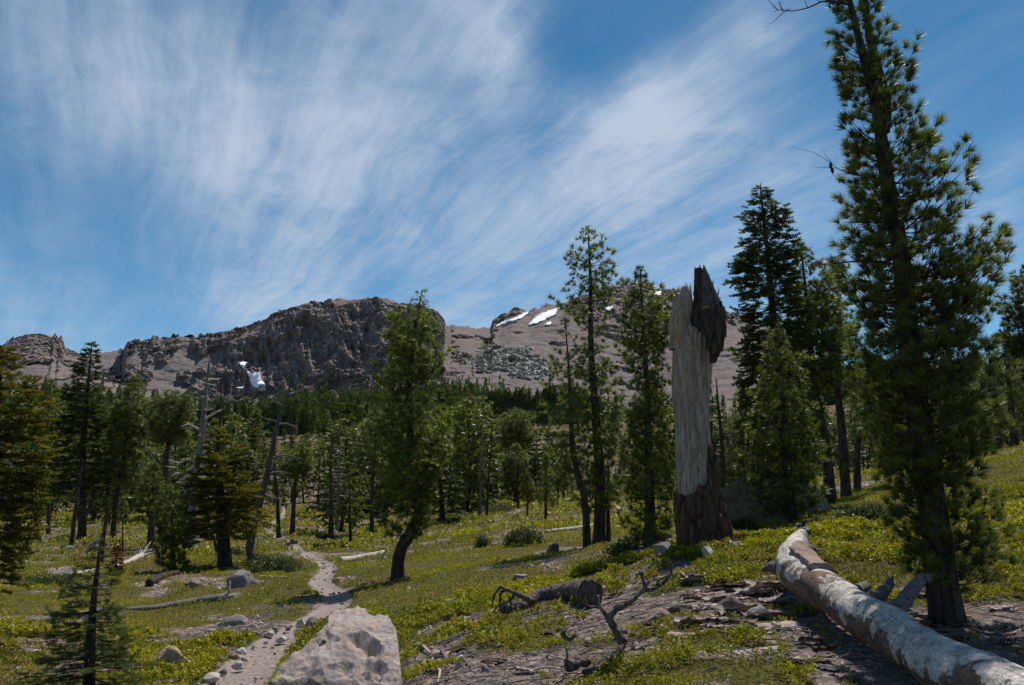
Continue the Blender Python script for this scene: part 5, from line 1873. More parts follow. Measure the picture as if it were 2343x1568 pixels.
def fallen(pts_px, w, label, mat, seed, roots=0, twigs=(), taper=.5, name='fallen_log', cat='fallen log', lift=1.05, k=14, rough=.16, group=None, rootmat=None):
    """pts_px on the ground: (x, y) of the log's lower edge"""
    rng = np.random.RandomState(seed)
    g = np.array([gnd(x, y) for x, y in pts_px])
    Ym = g[:, 1].mean()
    r0 = w * Ym / FPX * .5
    P = spline(g, 30)
    t = np.linspace(0, 1, 30)
    r = r0 * (1 - (1 - taper) * t)
    P[:, 2] = np.maximum(P[:, 2], H(P[:, 0], P[:, 1])) + r * lift
    b = P[15].copy()
    b[2] -= r[15]
    root = empty(name, b, label, cat, group)
    v, f = tube(P - b, r, k, rough, seed, True, 4)
    mk('log_body', v, f, M[mat], root, None, True)
    G = Geo()
    if roots:
        for i in range(roots):
            a = 2 * pi * i / roots + rng.rand() * .5
            ax = (P[0] - P[2])
            ax /= np.linalg.norm(ax)
            s = np.cross(ax, [0, 0, 1])
            s /= np.linalg.norm(s)
            u = np.cross(s, ax)
            d = s * cos(a) + u * sin(a)
            L = r0 * (2.6 + 2.4 * rng.rand())
            q = [P[0] - b, P[0] - b + d * L * .5 + ax * L * .5, P[0] - b + d * L + ax * L * (.4 + .5 * rng.rand())]
            v, f = tube(spline(q, 8), np.linspace(r0 * .5, r0 * .14, 8), 8, .35, i)
            G.mark()
            k0 = G.n
            G.add(v, f[0], .5)
            G.Q.append(f[1] + k0)
        G.build_each('root', M[rootmat or mat], root, True)
    G = Geo()
    for q in twigs:
        pts = [pix(x, y, Yq) - b for x, y, Yq in q[1]]
        v, f = tube(spline(pts, 10), np.linspace(1, .3, 10) * q[0] * Ym / FPX * .5, 7, .25, 2)
        G.mark()
        k0 = G.n
        G.add(v, f[0], .5)
        G.Q.append(f[1] + k0)
    if twigs:
        G.build_each('branch', M[mat], root, True)
    return root


def pxg(x, y):
    return gnd(x, y)[1]


fallen([(505, 1380), (430, 1388), (350, 1398), (272, 1402)], 20, 'grey fallen log ending in a white root plate, centre left meadow', 'dead', 1, 8, taper=.45, rootmat='white_wood')
fallen([(232, 1408), (180, 1416), (120, 1424), (60, 1430)], 18, 'dark grey log with upright twig stubs, lying behind the near young fir', 'dead', 2, 0,
       [(5, [(112, 1415, 19.3), (110, 1395, 19.3), (107, 1378, 19.3)]), (5, [(130, 1420, 19), (132, 1400, 19), (128, 1390, 19)]), (5, [(110, 1418, 19), (80, 1400, 19.2), (45, 1402, 19.3)]), (5, [(40, 1430, 18.6), (22, 1425, 18.6), (5, 1436, 18.4)])], taper=.6)
fallen([(322, 1280), (280, 1298), (210, 1310), (152, 1320)], 15, 'white slender fallen tree in the left meadow with flared roots', 'white_wood', 3, 7,
       [(3, [(172, 1312, 29), (170, 1302, 29), (168, 1297, 29)]), (3, [(192, 1308, 29), (190, 1300, 29), (189, 1294, 29)])], taper=.35)
fallen([(378, 1300), (350, 1308), (320, 1316)], 9, 'short dark log beside the flared roots of the white fallen tree', 'bark', 4)
fallen([(320, 1272), (290, 1270), (262, 1268)], 8, 'short grey stick log behind the rust-red sapling', 'dead', 5)
fallen([(300, 1310), (330, 1302), (400, 1290)], 6, 'thin dark pole on the grass in front of the bushy young pine', 'bark', 25)
fallen([(776, 1292), (812, 1287), (845, 1280), (878, 1272)], 15, 'pale short log with forked end beside the crooked pine', 'white_wood', 6, 0,
       [(7, [(872, 1272, 29), (880, 1264, 29), (885, 1256, 29)]), (6, [(872, 1274, 29), (882, 1278, 29), (888, 1284, 29)])], taper=.85)
fallen([(660, 1328), (630, 1326), (592, 1322)], 9, 'short knobbly white log right of the split boulder', 'white_wood', 7, 0, [(4, [(622, 1322, 23), (618, 1318, 23), (614, 1316, 23)])])
fallen([(1248, 1224), (1300, 1217), (1350, 1212), (1410, 1200)], 9, 'long thin pale log behind the two slim pine trunks', 'white_wood', 8, taper=1.3)
fallen([(722, 1236), (760, 1232), (800, 1222)], 12, 'mossy fallen stem beside the small straight conifer', 'bark_moss', 9)
fallen([(258, 1206), (200, 1210), (140, 1218), (92, 1214)], 9, 'long grey weathered log at the far left of the meadow', 'dead', 10)
fallen([(268, 1221), (300, 1219)], 7, 'short pale log piece right of the long weathered log', 'dead', 11)
fallen([(1290, 1150), (1320, 1146), (1352, 1150)], 8, 'bleached log behind the slim pines', 'white_wood', 12)
fallen([(1420, 1172), (1400, 1160), (1385, 1165)], 8, 'bleached branchy log between the slim pine and dense pine', 'white_wood', 13, 5)
fallen([(1050, 1205), (1080, 1200), (1110, 1196)], 5, 'thin white stick on the far meadow, right of crooked pine', 'white_wood', 14)
fallen([(480, 1340), (520, 1320), (560, 1330)][:2], 5, 'thin weathered stick leaning behind the split boulder', 'dead', 27)
fallen([(340, 1345), (375, 1325), (405, 1318)], 16, 'dark rotten log pointing up behind the bright-faced grey boulder', 'bark', 15, taper=.8)
fallen([(2290, 1038), (2320, 1036), (2350, 1035)], 7, 'thin pale log on the slope crest at the right edge', 'white_wood', 16)
fallen([(2090, 1365), (2125, 1358), (2160, 1354)], 10, 'grey weathered branch at the foot of the tallest pine', 'dead', 17)
fallen([(2060, 1395), (2100, 1410), (2150, 1440), (2170, 1452)], 12, 'twisted grey root piece in the shade behind the fallen log', 'dead', 18)
fallen([(120, 1172), (132, 1170), (140, 1178)], 7, 'tiny white bent log at the far left under the trees', 'white_wood', 19)
fallen([(1550, 1395), (1620, 1390), (1680, 1380)], 10, 'flat strip of weathered wood left of the brown litter rock', 'rock_pink', 20, name='fallen_branch', cat='branch')
fallen([(1130, 1486), (1200, 1478), (1260, 1472)], 8, 'broken pale wood strip lying in the foreground mat', 'rock_pink', 21, name='fallen_branch', cat='branch')

# crooked dark bark log chunk in the centre foreground
Yc = pxg(1250, 1402)
fallen([(1352, 1392), (1330, 1380), (1280, 1376), (1230, 1384), (1190, 1400), (1150, 1412)], 54, 'dark crooked bark-covered log chunk with dead twigs, centre foreground', 'deadbark', 22, 0,
       [(14, [(1225, 1378, Yc), (1180, 1358, Yc), (1150, 1345, Yc), (1140, 1340, Yc)]), (8, [(1160, 1348, Yc), (1145, 1358, Yc), (1142, 1395, Yc), (1132, 1402, Yc)]), (8, [(1176, 1352, Yc), (1170, 1372, Yc), (1140, 1385, Yc), (1128, 1402, Yc)]),
        (7, [(1145, 1342, Yc), (1130, 1362, Yc), (1124, 1390, Yc)]), (6, [(1165, 1365, Yc), (1168, 1385, Yc), (1160, 1398, Yc)]),
        (14, [(1345, 1394, Yc - .5), (1290, 1400, Yc - .5), (1250, 1418, Yc - .6), (1215, 1424, Yc - .6), (1192, 1445, Yc - .7)]), (9, [(1225, 1422, Yc - .6), (1190, 1436, Yc - .6), (1165, 1450, Yc - .7)])], taper=.45, rough=.30, k=22)

# forked dead branch standing in the foreground
Yf = pxg(1390, 1540)
b0 = gnd(1390, 1540)
root = empty('dead_branch', b0, 'forked dead branch with gnarled root standing in the centre foreground', 'dead branch')
G = Geo()
for w_, q in [(34, [(1345, 1545), (1385, 1512), (1420, 1480), (1428, 1440)]), (30, [(1300, 1525), (1330, 1512), (1360, 1530), (1395, 1545)]), (26, [(1425, 1470), (1412, 1448), (1400, 1430), (1388, 1412)]), (18, [(1402, 1432), (1395, 1412), (1412, 1392), (1440, 1378), (1468, 1352), (1485, 1330)]),
              (11, [(1470, 1352), (1500, 1345), (1528, 1322), (1537, 1298), (1532, 1285)]), (9, [(1475, 1345), (1470, 1325), (1462, 1308)]), (5, [(1468, 1320), (1462, 1312), (1454, 1318)]), (14, [(1398, 1425), (1382, 1402), (1370, 1385), (1367, 1362)]), (6, [(1372, 1390), (1350, 1388), (1325, 1378)]),
              (6, [(1500, 1345), (1510, 1325), (1548, 1312)]), (7, [(1290, 1515), (1298, 1500), (1292, 1478)]), (16, [(1285, 1445), (1300, 1462), (1318, 1452)])]:
    P = spline([pix(x, y, Yf + (.35 if w_ > 28 else 0) * (i - 1) * .4) - b0 for i, (x, y) in enumerate(q)], 18)
    v, f = tube(P, np.linspace(1, .5, 18) * w_ * Yf / FPX * .43, 14, .5, w_, True, 6)
    G.mark()
    k0 = G.n
    G.add(v, f[0], .5)
    G.Q.append(f[1] + k0)
G.build_each('branch', M['deadbark'], root, True)

# yellowish splintered wood chunk, lower left
Yk = pxg(390, 1540)
b0 = gnd(385, 1540)
V, F = rock_geo(61, (.36, .22, .20), 4, 10, .35)
V[:, 2] += .16 + .09 * np.clip(V[:, 0] * 2, -1, 1)
V[:, 0] = V[:, 0] * 1.1
M['yellow_wood'] = wood_mat('yellowish_split_wood', (.66, .52, .36), (.50, .36, .22), (.20, .12, .07), 'x', (.42, .24, .12))
o = mk('wood_chunk', V, F, M['yellow_wood'], None, None, False)
o.location = b0
tag(o, 'yellowish splintered wood chunk beside the near young fir', 'wood chunk')

# bark flakes and sticks
FL = [(1705, 1392, 62, 12), (1740, 1385, 46, 10), (1690, 1372, 60, 10), (1725, 1360, 50, 9), (1650, 1378, 40, 8), (1775, 1392, 40, 9), (1800, 1440, 60, 14), (1830, 1415, 40, 12), (1850, 1480, 66, 12), (1885, 1500, 50, 12), (1730, 1500, 90, 12), (1900, 1540, 70, 16), (1945, 1560, 60, 14), (1870, 1530, 50, 12),
      (1600, 1345, 30, 7), (1640, 1352, 26, 7), (1575, 1380, 36, 8), (1490, 1440, 40, 8), (1460, 1500, 30, 8), (1550, 1490, 26, 6), (2110, 1372, 40, 8), (2230, 1372, 34, 7), (2290, 1400, 50, 9), (2320, 1440, 60, 10), (2260, 1450, 50, 9), (2190, 1475, 44, 9), (2080, 1480, 40, 10), (2300, 1480, 46, 9),
      (1850, 1245, 44, 7), (1900, 1262, 26, 6), (1700, 1268, 40, 7), (1745, 1290, 46, 8), (1790, 1330, 36, 8), (1820, 1530, 40, 10), (1015, 1500, 46, 10), (1060, 1505, 44, 9), (975, 1520, 30, 9), (1130, 1520, 50, 11), (1200, 1545, 46, 10), (990, 1545, 34, 9)]
FL += [(1560 + (k * 67) % 215, 1325 + (k * 41) % 150, 36 + (k * 29) % 62, 10) for k in range(34)]
FLO = []
rng = np.random.RandomState(12)
for i, (x, y, w_, h_) in enumerate(FL):
    p = gnd(x, y)
    s = p[1] / FPX
    nx, ny = 18, 10
    gx, gy = np.meshgrid(np.linspace(-1, 1, nx), np.linspace(-1, 1, ny), indexing='ij')
    L, Wd = w_ * s * .5, w_ * s * .5 * rng.uniform(.28, .5)
    edge = 1 + .35 * fbm(np.stack([gx * 2, gy * 2, gx * 0 + i], -1), 3, i)
    X, Yy = gx * L * edge, gy * Wd * edge
    curl = rng.uniform(.25, .7)
    Z = Wd * curl * (gy ** 2) * rng.choice([1, -1]) + .02 * fbm(np.stack([gx * 4, gy * 4, gx * 0 + i], -1), 3, i + 9) + .035 + .12 * L * gx * rng.uniform(-1, 1)
    th = .012
    top = np.stack([X, Yy, Z + th], -1).reshape(-1, 3)
    bot = np.stack([X * .97, Yy * .97, Z], -1).reshape(-1, 3)
    Fq = grid_faces(nx, ny)
    n0 = nx * ny
    ring = [j for j in range(ny)] + [r_ * ny + ny - 1 for r_ in range(1, nx)] + [(nx - 1) * ny + j for j in range(ny - 2, -1, -1)] + [r_ * ny for r_ in range(nx - 2, 0, -1)]
    rim = np.array([[ring[q], ring[(q + 1) % len(ring)], ring[(q + 1) % len(ring)] + n0, ring[q] + n0] for q in range(len(ring))])
    mt = ['rock_pink', 'bark_red', 'bark_plate', 'dead'][i % 4] if i < 40 else ['bark_plate', 'rock_pink', 'bark_plate', 'bark_red', 'bark_plate'][i % 5]
    o = mk('bark_piece', np.vstack([top, bot]), [np.vstack([Fq, Fq[:, ::-1] + n0, rim])], M[mt], None, None, False)
    o.location = p
    o.rotation_euler = (0, 0, rng.uniform(-.6, .6))
    reg = 'left of the fallen log' if 1560 < x < 1960 and y > 1300 else 'under the tallest pine' if x >= 1960 else 'near the snag' if y < 1300 else 'in the bottom centre foreground'
    tag(o, 'x', 'bark piece', 'curled bark pieces on the ground')
    o['_r'] = reg
    o['_m'] = {'rock_pink': 'pinkish', 'bark_red': 'dark brown', 'dead': 'grey', 'bark_plate': 'pale'}[mt]
    FLO.append(o)
from collections import defaultdict
byr = defaultdict(list)
for o in FLO:
    byr[(o['_r'], o['_m'])].append(o)
for (reg, mm), lst in byr.items():
    lst.sort(key=lambda o: o.location[0] / o.location[1])
    for i, o in enumerate(lst):
        o['label'] = '%s curled bark piece %s, %s from left' % (mm, reg, ordinal(i))
        del o['_r'], o['_m']

ST = [(1850, 1350, 1880, 1340, 5), (950, 1480, 985, 1500, 9), (1005, 1490, 1020, 1512, 8), (1030, 1500, 1075, 1502, 8), (985, 1545, 1000, 1568, 8), (1020, 1515, 1075, 1530, 9), (1250, 1428, 1300, 1432, 5), (1270, 1372, 1325, 1352, 6), (1340, 1475, 1380, 1490, 6),
      (1180, 1436, 1160, 1452, 6), (1250, 1500, 1300, 1512, 5), (1460, 1455, 1530, 1450, 5), (1500, 1520, 1560, 1535, 6), (1640, 1495, 1720, 1515, 6), (1600, 1545, 1650, 1530, 5), (1400, 1290, 1440, 1286, 4), (1190, 1545, 1290, 1535, 7), (1130, 1450, 1165, 1448, 5), (1230, 1455, 1270, 1480, 7), (2120, 1345, 2165, 1350, 8)]
for i, (x0, y0, x1, y1, w_) in enumerate(ST):
    a, b_ = gnd(x0, y0), gnd(x1, y1)
    mid = (a + b_) / 2 + rng.normal(size=3) * [.04, .05, 0]
    r = w_ * a[1] / FPX * .5
    mid[2] = float(H(mid[0], mid[1])) + r * 2 + .02
    a[2] += r * .6
    b_[2] += r * .6
    P = spline([a, mid, b_], 12)
    c = P[6].copy()
    v, f = tube(P - c, r * np.linspace(1, .5, 12), 8, .25, i, True)
    k_ = i % 3
    o = mk('stick', v, f, M[['bark', 'white_wood', 'dead'][k_]], None, None, True)
    o.location = c
    o['_m'] = ['dark brown', 'bleached', 'grey'][k_]
    tag(o, 'x', 'stick', 'sticks on the foreground ground')
sts = [o for o in bpy.data.objects if o.get('category') == 'stick']
byr = defaultdict(list)
for o in sts:
    px_, _ = proj(np.array(o.location))
    byr[(o['_m'], 'left of the forked dead branch' if px_ < 1290 else 'right of the forked dead branch')].append(o)
    del o['_m']
for (mm, reg), lst in byr.items():
    lst.sort(key=lambda o: o.location[0] / o.location[1])
    for i, o in enumerate(lst):
        o['label'] = '%s stick on the ground %s, %s from left' % (mm, reg, ordinal(i))

# fine twigs strewn over the bare soil (nobody could count them)
def build_twigs():
    rng = np.random.RandomState(31)
    X = rng.uniform(-6, 6, 9000)
    Y = rng.uniform(5, 20, 9000)
    ba = bare_mask(X, Y)
    tr = trail_mask(X, Y)
    k = (rng.rand(9000) < np.where(ba > .45, .45, .05)) & (tr < .3) & (np.abs(X) < .75 * Y)
    G = Geo()
    for x, y in zip(X[k], Y[k]):
        a = rng.rand() * 6.28
        L = rng.uniform(.05, .28)
        d = np.array([cos(a), sin(a)]) * L
        q = np.array([[x - d[0], y - d[1], 0], [x + rng.normal() * L * .15, y + rng.normal() * L * .15, 0], [x + d[0], y + d[1], 0]])
        q[:, 2] = H(q[:, 0], q[:, 1]) + [.035, .055, .035 + rng.rand() * .03]
        v, f = tube(q, np.array([1, .8, .4]) * rng.uniform(.004, .009), 4, cap=False)
        G.add(v, f[0], rng.rand())
    o = G.build('twig_litter', M['dead'])
    tag(o, 'fine dead twigs strewn over the bare soil', kind='stuff')


build_twigs()

# ------------------------------------------------------------------ shrubs


def shrub(x, y, wpx, hpx, label, mat, seed, n=500, ts=.06, Y=None):
    p = on(x, Y) if Y else gnd(x, y)
    s = p[1] / FPX
    rng = np.random.RandomState(seed)
    rx, rz = wpx * s * .5, hpx * s
    root = empty('shrub', p, label, 'shrub')
    u = rng.normal(size=(n, 3))
    u /= np.linalg.norm(u, axis=1, keepdims=True)
    u[:, 2] = np.abs(u[:, 2])
    rad = (.45 + .55 * rng.rand(n) ** .5) * (1 + .3 * fbm(u * 2 + seed, 2, seed))
    Pp = u * rad[:, None] * [rx, rx * .7, rz]
    D = u + [0, 0, .6] + rng.normal(size=(n, 3)) * .3
    v, f = stamp(TSPR, Pp, D, ts * (.7 + .6 * rng.rand(n)) , rng)
    a = np.repeat(rng.rand(n) * .9, len(TSPR[0]))
    G = Geo()
    for i in range(26):
        q = Pp[rng.randint(n)]
        tv, tf = tube(spline([[0, 0, -.03], q * .5 + [0, 0, -.1 * rz], q], 6), np.linspace(.012, .005, 6) * (1 + p[1] / 30), 4, cap=False)
        G.add(tv, tf[0], .5)
    G.build('stems', M['dead'], root)
    mk('foliage', v, f, M[mat], root, {'tint': a})


shrub(1195, 1252, 90, 40, 'dark bushy shrub in the middle meadow casting shade', 'shrub', 1, 900, .11)
shrub(1105, 1258, 36, 30, 'small greyish shrub left of the dark bushy shrub', 'shrub', 2, 300, .09)
shrub(630, 1312, 120, 34, 'low wide green mound of shrub left of the trail', 'shrub', 3, 1500, .10)
shrub(590, 1300, 60, 26, 'small shrub at the hooked base of the leaning dead tree', 'shrub', 4, 500, .09)
shrub(1045, 1195, 70, 22, 'low olive shrub right of the crooked pine', 'mat', 5, 600, .16)
shrub(1130, 1178, 64, 18, 'low purple-grey shrub in front of the pinkish boulder', 'shrub', 6, 500, .16)
shrub(1150, 1180 - 8, 50, 18, 'low shrub at the far meadow edge right of the pinkish boulder', 'shrub', 7, 400, .16)
shrub(848, 1226, 30, 24, 'small round bush right of the small straight conifer', 'shrub', 8, 300, .12)
shrub(530, 1275, 60, 18, 'scrubby bush under the broad yellow-green fir', 'shrub', 9, 400, .12)
shrub(110, 1345, 130, 22, 'straggly grey-green shrub patch at the far left of the meadow', 'shrub', 10, 1000, .09)
shrub(1480, 1245, 110, 24, 'low dark scrub around the foot of the dense pine', 'shrub', 11, 700, .08)
shrub(1990, 1200, 150, 36, 'twiggy grey-green brush on the slope left of the tallest pine', 'shrub', 12, 1500, .08)
shrub(1700, 1150, 60, 30, 'green bush squeezed between the snag and the mossy boulder', 'shrub', 13, 400, .08, Y=17.5)
shrub(1425, 1270, 70, 20, 'low scrub in the shade left of the dense pine', 'shrub', 14, 500, .08)

# ------------------------------------------------------------------ ground cover and gravel (uncountable)


def scatter(n, y0, y1, smax=.74, seed=1, inv=1.0):
    rng = np.random.RandomState(seed)
    u = rng.rand(n)
    Y = (y0 ** (2 - inv) + u * (y1 ** (2 - inv) - y0 ** (2 - inv))) ** (1 / (2 - inv)) if inv != 2 else y0 * (y1 / y0) ** u
    X = (rng.rand(n) * 2 - 1) * smax * Y
    return X, Y, rng


def build_cover():
    Vs, Fs, As, k = [], [], [], 0
    for (n, y0, y1, T, s0, inv, sd) in [(95000, 4.6, 16, TSPR, .050, .8, 1), (95000, 15, 42, TSPR5, .085, 1.2, 2), (60000, 40, 190, TSPR3, .26, 1.5, 3)]:
        X, Y, rng = scatter(int(n * 1.18), y0, y1, .93, sd, inv)
        ba = bare_mask(X, Y)
        tr = trail_mask(X, Y)
        fine = fbm(p3(X, Y) / .28, 2, 55) * .5
        keep = (ba + fine * np.clip(18 / Y, .2, 1) < .46) & (tr < .28)
        X, Y = X[keep], Y[keep]
        m = len(X)
        Z = H(X, Y) - .01 + (1 - ba[keep]) * .03
        P = np.stack([X, Y, Z], -1)
        D = rng.normal(size=(m, 3)) * .35 + [0, 0, 1]
        cl_ = np.clip(fbm(p3(X, Y) / (.45 if y0 < 30 else 1.6), 2, 57) * 1.1 + .5, 0, 1)
        S = s0 * (.7 + .6 * rng.rand(m)) * np.clip(Y / (y0 * 1.6), .85, 1.9) * ((.55 + .85 * cl_) if y0 < 10 else (.5 + .55 * cl_))
        P[:, 2] += .07 * cl_ * rng.rand(m) ** .5
        v, f = stamp(T, P, D, S, rng)
        hue = fbm(P / 2.6, 3, 66) * .45 + .28 + .32 * cl_
        a = np.clip(hue + (rng.rand(m) - .5) * .5, 0, .92)
        a[rng.rand(m) < .03 + .38 * np.clip(fbm(P / 1.9, 3, 88) * 3 - .45, 0, 1)] = 1.0
        Vs.append(v)
        Fs.append(f + k)
        As.append(np.repeat(a, len(T[0])))
        k += len(v)
    o = mk('ground_cover', np.concatenate(Vs), np.concatenate(Fs), M['mat'], None, {'tint': np.concatenate(As)})
    tag(o, 'low green leathery mats of ground cover spreading over the forest floor', kind='stuff')


build_cover()


def build_gravel():
    V0, F0 = ICO[2]
    rng = np.random.RandomState(9)
    Vs, Fs, As, k = [], [], [], 0
    X, Y, rng = scatter(52000, 4.8, 110, .72, 8, 1.35)
    ba = bare_mask(X, Y)
    tr = trail_mask(X, Y)
    pr = np.where(tr > .15, .5 * (1.1 - np.abs(tr - .5)), np.where(ba > .5, .34, .014))
    keep = rng.rand(len(X)) < pr
    X, Y, tr = X[keep], Y[keep], tr[keep]
    m = len(X)
    S = (.006 + .018 * rng.rand(m) ** 3) * np.clip(Y / 9, .9, 5)
    tv, tf = ico(1)
    tv = tv * (1 + .25 * np.random.RandomState(2).rand(len(tv), 1)) * [1, .8, .6]
    P = np.stack([X, Y, H(X, Y) - .05 * tr + .015 + S * .2], -1)
    v, f = stamp((tv, tf), P, rng.normal(size=(m, 3)) * .3 + [0, 0, 1], S, rng)
    o = mk('gravel', v, f, M['rock_pink'], None, {'tint': np.repeat(rng.rand(m), len(tv))})
    tag(o, 'loose gravel and small stones on the bare ground', kind='stuff')
    # bark chips, dry twigs and litter
    X, Y, rng = scatter(60000, 4.8, 60, .72, 18, 1.2)
    ba = bare_mask(X, Y)
    tr = trail_mask(X, Y)
    keep = (rng.rand(len(X)) < np.where(ba > .42, .75, .05)) & (tr < .3)
    X, Y = X[keep], Y[keep]
    m = len(X)
    chip = (np.array([[-1, -.3, 0], [1, -.22, .05], [.9, .25, 0], [-.8, .3, .1], [-1, -.3, -.1], [1, -.22, -.07], [.9, .25, -.1], [-.8, .3, 0.]]),
            np.array([[0, 1, 2, 3], [4, 7, 6, 5], [0, 4, 5, 1], [2, 6, 7, 3], [1, 5, 6, 2], [0, 3, 7, 4]]))
    tvv = chip[0][:, [0, 2, 1]]
    S = (.012 + .05 * rng.rand(m) ** 3) * np.clip(Y / 9, .9, 3)
    P = np.stack([X, Y, H(X, Y) + .02], -1)
    # chips lie flat: template long axis in the horizontal plane
    v, f = stamp((chip[0] * [1, .8, 1], chip[1]), P, rng.normal(size=(m, 3)) * .22 + [0, 0, 1], S, rng)
    o = mk('bark_litter', v, f, M['bark_plate'], None, {'tint': np.repeat(rng.rand(m), len(chip[0]))})
    tag(o, 'flaky bark chips and dry litter covering the bare soil', kind='stuff')


build_gravel()

# ------------------------------------------------------------------ mid-distance forest: individual trees copied from a few kinds


def proto(kind, style, h, wfrac, ts, nb, matk, seed, cmin=.12, shape='cone', T=None, rise=.2, droop=.25, dens=1.0, r0=None, lean=0.):
    nb = int(nb * 1.3)
    rng = np.random.RandomState(seed)
    root = bpy.data.objects.new(kind, None)
    COL.objects.link(root)
    n = 16
    z = np.linspace(-.4, h, n)
    r0 = r0 or h * .015
    cx = lean * (z / h) ** 2 * h + .02 * h * np.sin(z / h * 5 + seed)
    P = np.stack([cx, .015 * h * np.sin(z / h * 4 + seed * 2), z], -1)
    v, f = tube(P, r0 * (1.05 - z / h), 7, .08, seed)
    mk('trunk', v, f, M['bark_far'], root, None, True)

    def trunk(zz):
        return np.array([np.interp(zz, z, P[:, 0]), np.interp(zz, z, P[:, 1]), zz])
    if shape == 'dead':
        G = Geo()
        sp = []
        for i in range(nb):
            zz = h * (.2 + .78 * rng.rand())
            ph = rng.rand() * 6.28
            L = h * wfrac * (1.1 - zz / h) * (.5 + .6 * rng.rand())
            q = trunk(zz)
            d = np.array([cos(ph), sin(ph), 0])
            sp.append(([q, q + d * L * .5 - [0, 0, .05 * L], q + d * L + [0, 0, .1 * L * rng.normal()]], r0 * .22))
        bare_branches(G, None, None, sp, rng, 2)
        G.build('branches', M['dead'], root)
        return root

    def ext(zz, phi):
        t = (zz / h - cmin) / (1 - cmin)
        t = min(max(t, 0), 1)
        wob = 1 + .35 * float(vn(np.array([[cos(phi) * 1.3 + seed, sin(phi) * 1.3, zz / h * 7]]), seed)[0])
        if shape == 'cone':
            w = (1 - t) ** .8
        elif shape == 'col':
            w = min(1, (1 - t) * 2.3) ** .7 * (.75 + .25 * (1 - t))
        else:
            w = math.sqrt(max(0, 1 - (2 * t - .85) ** 2 / 1.35)) if t < .98 else .1
        return h * wfrac * w * wob
    limbs, crown = conifer_geo(trunk, ext, h * cmin, h * .99, nb, style, ts, rng, T, dens, droop, rise, r0 * .06)
    crown.build('crown', M[matk], root)
    return root


PR = [
    (proto('fir_tree', 'fir', 14, .13, .62, 110, 'fir', 1, .06, 'cone', TF_LOW, .15, .45), 'dark pointed fir'),
    (proto('fir_tree', 'fir', 12, .15, .60, 100, 'fir', 2, .05, 'cone', TF_LOW, .15, .35), 'dark full-skirted fir'),
    (proto('pine_tree', 'pine', 12, .14, .55, 90, 'pine_pale', 3, .14, 'round', TP_LOW, .3, .0), 'round-crowned olive pine'),
    (proto('pine_tree', 'pine', 13, .10, .50, 100, 'pine', 4, .07, 'col', TP_LOW, .35, .1), 'narrow column-shaped pine'),
    (proto('pine_tree', 'pine', 14, .13, .55, 90, 'pine_pale', 5, .18, 'cone', TP_LOW, .3, .1), 'open-crowned grey-green pine'),
    (proto('pine_tree', 'pine', 10, .16, .5, 80, 'pine', 6, .06, 'round', TP_LOW, .35, .1), 'bushy green pine'),
    (proto('fir_tree', 'fir', 13, .14, .6, 105, 'fir_yellow', 7, .08, 'cone', TF_LOW, .15, .3), 'yellow-tinged fir'),
    (proto('dead_tree', 'pine', 12, .09, .5, 34, 'pine', 8, .2, 'dead'), 'bare grey dead tree'),
]
for r_, _ in PR:
    r_.hide_render = False

# skyline of the mid wood (photo x -> tree-top y)
SKY = [(-80, 850), (0, 880), (60, 890), (100, 905), (150, 905), (240, 905), (300, 915), (350, 930), (400, 925), (450, 940), (520, 930), (560, 945), (600, 910), (660, 905), (700, 890), (740, 870), (780, 905), (850, 880), (900, 905), (1000, 900), (1060, 905), (1100, 915), (1150, 935), (1200, 950),
       (1260, 985), (1330, 1010), (1400, 1010), (1500, 985), (1560, 980), (1650, 930), (1700, 915), (1760, 930), (1850, 905), (1950, 900), (2050, 880), (2150, 870), (2250, 860), (2342, 850), (2450, 840)]
rng = np.random.RandomState(2024)
cands = []
# distance bands: near rows sparse, far rows dense
for (Y0, Y1, n) in [(62, 85, 30), (85, 120, 62), (120, 170, 84), (170, 240, 84), (240, 415, 120)]:
    for i in range(n):
        Yd = rng.uniform(Y0, Y1)
        x = -60 + 2500 * (i + rng.rand()) / n
        cands.append((x, Yd))
cands.sort(key=lambda c: -c[1])
placed = []
LAND = [(-60, 130, 'behind the left-edge fir'), (130, 240, 'around the tall dark fir at left'), (240, 345, 'behind the broad olive pine'), (345, 425, 'behind the flat-topped old pine'), (425, 520, 'behind the tall grey spar'), (520, 600, 'left of the leaning dead tree top'), (600, 700, 'behind the leaning dead tree'),
        (700, 800, 'behind the silvery dead tree'), (800, 900, 'left of the crooked pine'), (900, 1035, 'behind the crooked pine'), (1035, 1120, 'behind the thin leaning pole'), (1120, 1230, 'behind the round bright pine'), (1230, 1330, 'behind the thin bent pine'), (1330, 1420, 'behind the tallest slim pine'),
        (1420, 1540, 'behind the dense pine'), (1540, 1680, 'behind the broken snag'), (1680, 1830, 'behind the dark fir'), (1830, 1960, 'behind the bare-stemmed pines'), (1960, 2200, 'behind the tallest pine'), (2200, 2450, 'at the right edge')]


def copy_tree(src, loc, s, rz, group):
    c = src.copy()
    COL.objects.link(c)
    c.location = loc
    c.scale = (s[0], s[0], s[1])
    c.rotation_euler = (0, 0, rz)
    for ch in src.children:
        d = ch.copy()
        COL.objects.link(d)
        d.parent = c
    c['group'] = group
    return c


